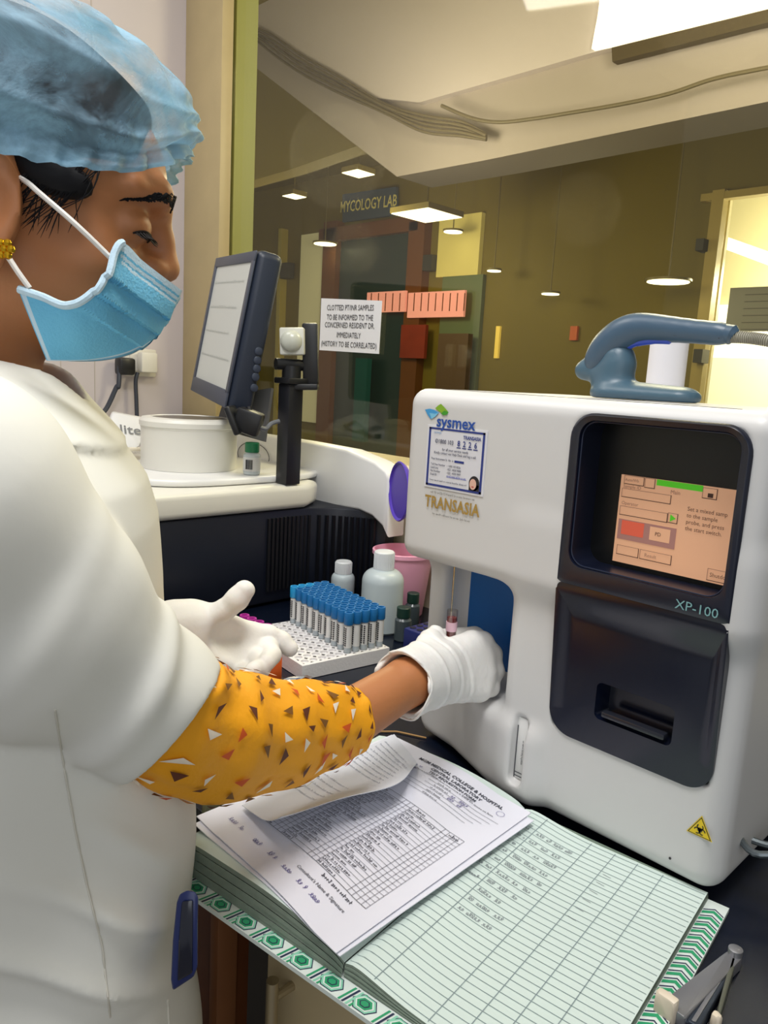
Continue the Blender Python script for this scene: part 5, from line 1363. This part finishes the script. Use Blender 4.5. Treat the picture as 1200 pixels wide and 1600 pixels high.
# coat
M_coat = mat('coat_white', (228, 227, 220), .75, bump=.10, bscale=34, var=.02, vscale=5)
zk = np.array([-.62, -.40, -.25, -.10, 0, .10, .20, .28, .33, .36, .395, .42, .445, .47])
fr_ = np.array([.175, .165, .158, .153, .148, .141, .132, .122, .113, .103, .078, .060, .046, .040])
bk_ = np.array([.17, .16, .15, .14, .13, .12, .12, .12, .115, .11, .10, .09, .08, .07])
sw_ = np.array([.20, .195, .19, .185, .175, .17, .165, .165, .165, .165, .155, .125, .080, .062])
fr_ = fr_ - .006
CUFP = W(280, 1106, .565); CUFN = RC @ np.array([.69, -.72, -.25]); CUFN /= np.linalg.norm(CUFN)
def ridge(x, s=5.0): return np.exp(-s * np.sin(x) ** 2)
def f_coat(p):
    r = p - HC; x = r @ B1; y = r @ B2; z = p[:, 2]
    a_f = np.interp(z, zk, fr_); a_b = np.interp(z, zk, bk_); w = np.interp(z, zk, sw_)
    cx = (a_f - a_b) / 2; hx = (a_f + a_b) / 2
    k = ((np.abs(x - cx) / hx) ** 2.3 + (np.abs(y) / w) ** 2.3) ** (1 / 2.3)
    tor = (k - 1) * np.minimum(hx, w) * .8
    tor = tor - .0042 / (1 + np.exp(-np.clip((z - (.408 - .28 * x)) / .0012, -30, 30)))
    tor = smax(tor, z - .452, .01); tor = smax(tor, -.62 - z, .01)
    dn = x * .6 + z
    folds = .0030 * np.sin(z * 34 + x * 26 + 2.0 * np.sin(y * 17)) * np.clip((.12 - z) / .2, 0, 1) + .0035 * np.sin(z * 17 - x * 30 + 1.0)
    fw = np.clip((.13 - x) / .05, 0, 1) * np.clip((.16 - z) / .1, 0, 1)
    folds = folds - fw * (.0062 * ridge(56 * (z + .55 * x) + 1.3 * np.sin(y * 11 + 14 * x) + .5, 3) * np.clip(.5 + .5 * np.sin(9 * (x - .4 * z) + 1), .15, 1))
    tor = tor + folds
    A, Bm, Cc = SHR, (SHR + ELR) / 2 + np.array([.0, -.012, -.004]), ELR
    ax = (ELR - SHR) / np.linalg.norm(ELR - SHR)
    slv = s_chain(p, [NK - .035 * UP - B2 * .08, SHR + np.array([0, .0, .0]), Bm, Cc + ax * .06], [.060, .066, .0600, .0465], .03)
    tt = (p - SHR) @ ax / np.linalg.norm(ELR - SHR)
    wr = .0042 * np.sin(tt * 15 + 30 * (p @ np.array([.6, .2, .5])) + 1.2) * np.clip(tt * 1.4, 0, 1) * np.clip((1.12 - tt) * 4, 0, 1) + .0028 * wob(p, 42, 3) * np.clip(tt * 2, .2, 1) * np.clip((1.1 - tt) * 5, 0, 1)
    wr = wr - .0055 * ridge(7.5 * tt + 20 * ((p - SHR) @ UP) * .25 + 9 * ((p - SHR) @ B1) + .6, 6) * np.clip((tt - .15) * 3, 0, 1) * np.clip((1.0 - tt) * 5, 0, 1)
    slv = slv + wr
    slv = smax(slv, (p - CUFP) @ CUFN, .0015)
    slv = smax(slv, -s_cone(p, ELR - ax * .03, ELR + ax * .09, .041, .0435), .002)
    f = smin(tor + .0028 * wob(p, 24, 1), slv + .0026 * wob(p, 27, 6), .007)
    slv2 = s_chain(p, [NK - .035 * UP + B2 * .08, SHL, ELL + (ELL - SHL) * .05], [.058, .064, .050], .03)
    f = smin(f, slv2, .022)
    f = smax(f, -(s_cone(p, NK - .10 * UP + .03 * B1, NK + .2 * UP + .03 * B1, .048, .066)), .006)
    return f
solid('white_coat', f_coat, (-1.02, -.16, -.66), (-.29, .46, .50), .0036, M_coat, person)
coat = person.children[-1]
M_seam = mat('coat_seam', (210, 206, 195), .8)
# collar flap
def on_coat(px, py, d0=.30, d1=.75, off=.0, f=f_coat):
    r = ray(px, py) / F; prev = None
    ds = np.linspace(d0, d1, 240); pts_ = CAM + ds[:, None] * r; val = f(pts_)
    k = np.argmax(val < 0)
    if val[k] >= 0: return CAM + r * d1
    return CAM + r * (ds[k] - off)
def seam(pts_, name, r_=.0007, off=.0017):
    P = []
    for (a, b), (c, d) in zip(pts_[:-1], pts_[1:]):
        for t_ in np.linspace(0, 1, 10, endpoint=False): P.append(on_coat(a + (c - a) * t_, b + (d - b) * t_, off=off))
    P.append(on_coat(*pts_[-1], off=off)); return MB().tube(P, r_, 6).build(name, M_seam, coat)
seam([(86, 1110), (100, 1200), (118, 1300), (135, 1380), (160, 1480), (172, 1590)], 'placket_seam')
seam([(262, 1562), (264, 1600)], 'pocket_seam')

# yellow printed sleeve
yc = [W(232, 1062, .553), W(268, 1112, .563), W(335, 1140, .605), W(430, 1142, .66), W(500, 1132, .70), W(543, 1129, .725)]
ysm = np.array(smooth_path(yc, 10)); yr = np.interp(np.linspace(0, 1, len(ysm)), [0, .20, .40, .6, .8, 1], [.0405, .0465, .0500, .0440, .0385, .0345])
def ys_pt(u, v, off=0.0):
    x = v * (len(ysm) - 1); i = min(int(x), len(ysm) - 2); c = ysm[i] + (ysm[i + 1] - ysm[i]) * (x - i); t_ = ysm[i + 1] - ysm[i]; t_ /= np.linalg.norm(t_)
    a = np.cross(t_, UP); a /= np.linalg.norm(a); b = np.cross(a, t_); w = 2 * math.pi * u
    r_ = np.interp(x, range(len(yr)), yr) + off
    nz_ = noise.noise(Vector((math.cos(w) * 2.2, math.sin(w) * 2.2, v * 6))) * .0035 + .0018 * math.sin(v * 30 + 3 * math.cos(w) + math.sin(2 * w)) * (1 - v * .6)
    sag = -.006 * math.sin(math.pi * v) * (1 if math.sin(w) < 0 else 0) * abs(math.sin(w))
    return c + (a * math.cos(w) + b * math.sin(w)) * (r_ + nz_) + UP * sag
m = MB(); m.sheet(lambda u, v: ys_pt(u, v), 56, 60, closed_u=True, thick=-.0016)
CY = [mat('kurta_yellow', (236, 160, 6), .65, bump=.15, bscale=180), mat('print_white', (240, 226, 206), .65), mat('print_brown', (122, 78, 22), .65), mat('print_red', (206, 82, 20), .65), mat('print_maroon', (92, 44, 20), .65)]
rr_ = random.Random(12); cells = []
for iu in range(17):
    for iv in range(10):
        cells.append(((iu + .5 + rr_.uniform(-.3, .3) + .5 * (iv % 2)) / 17, .08 + .90 * (iv + .5 + rr_.uniform(-.28, .28)) / 10))
for (u0, v0) in cells:
    a0_ = rr_.uniform(0, 6.28); mi = rr_.choice([1, 1, 2, 3, 4, 2, 4]); s_ = rr_.uniform(.7, 1.15)
    L = .0062 * s_; wd_ = .0030 * s_; pts_ = []
    ru = np.interp(v0, np.linspace(0, 1, len(yr)), yr); vl = .27
    for (a, b) in ((-L, -wd_ * .3), (L, -wd_), (L * .25, wd_ * 1.3)):
        du = (a * math.cos(a0_) - b * math.sin(a0_)) / (2 * math.pi * ru); dv = (a * math.sin(a0_) + b * math.cos(a0_)) / vl
        pts_.append(ys_pt(u0 + du, min(.99, max(.01, v0 + dv)), .0024))
    cen = sum(pts_) / 3; cc = ys_pt(u0, v0, .0028)
    m.add(pts_ + [cc], [(0, 1, 3), (1, 2, 3), (2, 0, 3)], mi)
m.build('kurta_sleeve', CY, person, sharp=None)

# gloves
M_glove = mat('glove_latex', (226, 224, 220), .55, bump=.35, bscale=55, sss=.05)
def s_wr(p, amp, s, seed): return amp * wob(p, s, seed)
KI, KM, KR, KL = W(737, 1007, .868), W(751, 1026, .872), W(755, 1051, .868), W(748, 1077, .860)
tubeP = W(705, 985, .868); tb_bot = tubeP + np.array([0, 0, -.055]); tb_top = tubeP + np.array([0, 0, .024])
def f_gr(p):
    cuff = s_chain(p, [W(624, 1072, .776), W(648, 1062, .798), W(672, 1052, .82)], [.0365, .0315, .031], .012)
    palm = None
    for K, r_ in ((KI, .0150), (KM, .0150), (KR, .0145), (KL, .0135)):
        g_ = s_cone(p, W(668, 1050, .818) + (K - KM) * .35, K, .022, r_); palm = g_ if palm is None else smin(palm, g_, .012)
    f = smin(cuff, palm, .014)
    back = np.array([-.55, .45, 0.0])
    fing = None
    for K, r_, c in ((KI, .0118, 0), (KM, .0122, 1), (KR, .0118, 2), (KL, .0105, 3)):
        dirf = tb_bot * 0
        P1 = K + B1 * .018 + np.array([-.008, .004, -.002]); P2 = K + B1 * .026 + np.array([-.034, .010, -.004]); P3 = K + B1 * .008 + np.array([-.046, -.006, -.004])
        g_ = s_chain(p, [K, P1, P2, P3], [r_ * 1.08, r_ * 1.02, r_, r_ * .9], .004); fing = g_ if fing is None else smin(fing, g_, .008)
    f = smin(f, fing, .006)
    thm = s_chain(p, [W(662, 1034, .822), W(671, 1008, .840), W(680, 993, .856)], [.020, .0140, .0112], .008)
    f = smin(f, thm, .007)
    # creases of the loose latex
    d = (p - W(668, 1052, .82)) @ ((KM - W(668, 1052, .82)) / np.linalg.norm(KM - W(668, 1052, .82)))
    zc = p[:, 2] - W(668, 1052, .82)[2]; dc_ = d + 6.0 * (zc + .004) ** 2
    for d0_, w_, g_ in ((.0215, .0016, .0012), (.041, .0018, .0008)): f = f + g_ * np.exp(-((dc_ - d0_) / w_) ** 2) - .0006 * np.exp(-((dc_ - d0_ - .0042) / .0030) ** 2)
    f = f - .0015 * np.exp(-((d + 4 * zc ** 2 + .004) / .0022) ** 2)
    f = f + .0004 * np.sin(d * 190 + 40 * (p[:, 2])) * np.exp(-((d - .012) / .03) ** 2) + .0008 * wob(p, 62, 5)
    axc = (W(672, 1052, .82) - W(625, 1068, .776)); axc /= np.linalg.norm(axc)
    e = (W(628, 1068, .779) - p) @ axc + .003 * np.sin(p[:, 2] * 240)
    f = smax(f, e, .002)
    tubeh = s_cone(p, tb_bot, tb_top, .0066, .0066); f = smax(f, -tubeh, .001)
    inner = s_cone(p, W(600, 1080, .75), W(650, 1062, .80), .0350, .0270); f = smax(f, -inner, .002)
    return f
ctr = W(690, 1040, .84)
solid('glove', f_gr, ctr - np.array([.13, .13, .10]), ctr + np.array([.13, .13, .10]), .0019, M_glove, person)
bpy.context.view_layer.update()
rim = MB(); axc = W(672, 1052, .82) - W(625, 1068, .776); axc /= np.linalg.norm(axc); ca_ = np.cross(axc, UP); ca_ /= np.linalg.norm(ca_); cb_ = np.cross(ca_, axc)
rp = [W(627.5, 1071, .779) + (ca_ * math.cos(a) + cb_ * math.sin(a)) * (.0348 + .001 * math.sin(5 * a)) + axc * .003 * math.sin(3 * a) for a in np.linspace(0, 2 * math.pi, 40)]
rim.tube(rp, .0012, 8).build('cuff_roll', M_glove, [c for c in person.children if c.name.startswith('glove')][-1])
def f_gl(p):
    palm = None
    K = [W(392, 990, .835), W(393, 1010, .832), W(384, 1026, .822), W(372, 1043, .812)]
    wr = W(305, 985, .80)
    for k_, r_ in zip(K, (.0130, .0135, .0130, .0120)):
        g_ = s_cone(p, wr + (k_ - K[1]) * .35, k_, .024, r_); palm = g_ if palm is None else smin(palm, g_, .010)
    wrist = s_cone(p, W(270, 982, .785), wr, .029, .027); f = smin(palm, wrist, .014)
    th_ = s_chain(p, [W(325, 975, .800), W(350, 957, .795), W(369, 938, .792), W(382, 921, .792)], [.0185, .0128, .0108, .0098], .006); f = smin(f, th_, .008)
    ix = s_chain(p, [K[0], W(420, 990, .845), W(440, 1001, .850), W(452, 1012, .850)], [.0120, .0106, .0102, .0090], .003)
    md = s_chain(p, [K[1], W(418, 1012, .832), W(424, 1024, .812), W(416, 1034, .792)], [.0120, .0108, .0104, .0094], .003)
    rg_ = s_chain(p, [K[2], W(402, 1030, .812), W(406, 1044, .790), W(396, 1046, .776)], [.0116, .0104, .0100, .0092], .003)
    lt = s_chain(p, [K[3], W(386, 1052, .796), W(388, 1060, .780), W(378, 1060, .768)], [.0110, .0102, .0098, .0090], .004)
    fg = np.minimum(np.minimum(ix, md), np.minimum(rg_, lt)); f = smin(f, fg, .003)
    hol = s_ell(p, W(368, 1000, .79), (.024, .024, .020)); f = smax(f, -hol, .014)
    crs = s_chain(p, [W(345, 968, .775), W(358, 1000, .770), W(352, 1035, .775)], [.0022] * 3, .003); f = smax(f, -(crs - .001), .004)
    return f + .0011 * wob(p, 70, 9) + .0008 * wob(p, 140, 2)
ctr = W(365, 995, .81)
solid('glove', f_gl, ctr - np.array([.13, .13, .10]), ctr + np.array([.13, .13, .10]), .0019, M_glove, person)

# sample tube held to the probe
t = thing('sample_tube', 'open sample tube of dark red blood held in the right glove under the probe', 'tube', tb_bot)
T_ = Matrix.Translation((tubeP[0], tubeP[1], 0)); z0 = tb_bot[2]; z1 = tb_top[2]
g = bpy.data.materials.new('tube_glass'); g.use_nodes = True; nt = g.node_tree; nt.nodes.clear()
o_ = nt.nodes.new('ShaderNodeOutputMaterial'); tr = nt.nodes.new('ShaderNodeBsdfTransparent'); gl = nt.nodes.new('ShaderNodeBsdfGlossy'); mx = nt.nodes.new('ShaderNodeMixShader')
tr.inputs[0].default_value = (.86, .84, .82, 1); gl.inputs['Roughness'].default_value = .08; mx.inputs[0].default_value = .16
nt.links.new(tr.outputs[0], mx.inputs[1]); nt.links.new(gl.outputs[0], mx.inputs[2]); nt.links.new(mx.outputs[0], o_.inputs[0])
MB().lathe([(.003, z0), (.0060, z0 + .004), (.0062, z0 + .008), (.0062, z1)], 20, M=T_).build('tube_wall', g, t)
MB().lathe([(.0025, z0 + .001), (.0052, z0 + .005), (.0054, z1 - .0085)], 20, M=T_).build('blood', mat('blood_red', (120, 18, 22), .25), t)
MB().lathe([(.0063, z1 - .024), (.0064, z1 - .0135)], 20, M=T_).build('label_band', mat('pink_label', (214, 176, 190), .5), t)
# dark wallet in the coat pocket
t = thing('wallet', 'dark navy glossy case sticking out of the coat pocket', 'wallet', on_coat(288, 1520, off=.004))
dW = np.array([on_coat(px, py, off=.0)[0] for px, py in ((270, 1470),)])
base_d = .545
M_wal = mat('wallet_navy', (14, 18, 34), .15, spec=.7); M_wal2 = mat('wallet_trim', (26, 38, 88), .3)
def wp(px, py, d=0): return W(px, py, base_d + d)
ol = [(281, 1397), (292, 1391), (305, 1393), (310, 1402), (309, 1440), (309, 1510), (303, 1526), (270, 1548), (267, 1530), (270, 1470), (276, 1410)]
def plate(ol, d0, d1, mt, name):
    b = bmesh.new(); f0 = [b.verts.new(V(wp(px, py, d0))) for px, py in ol]; f1 = [b.verts.new(V(wp(px, py, d1))) for px, py in ol]; n = len(ol)
    b.faces.new(f0); b.faces.new(f1[::-1])
    for i in range(n): b.faces.new((f0[i], f0[(i + 1) % n], f1[(i + 1) % n], f1[i]))
    bmesh.ops.recalc_face_normals(b, faces=b.faces[:]); bmesh.ops.bevel(b, geom=[e for e in b.edges], offset=.0015, segments=2, affect='EDGES', profile=.5)
    return MB().bm(b).build(name, mt, t)
plate(ol, -.004, .016, M_wal2, 'cover')
plate([(284, 1408), (302, 1406), (301, 1520), (277, 1534), (279, 1470)], -.0065, -.0035, M_wal, 'glossy_face')
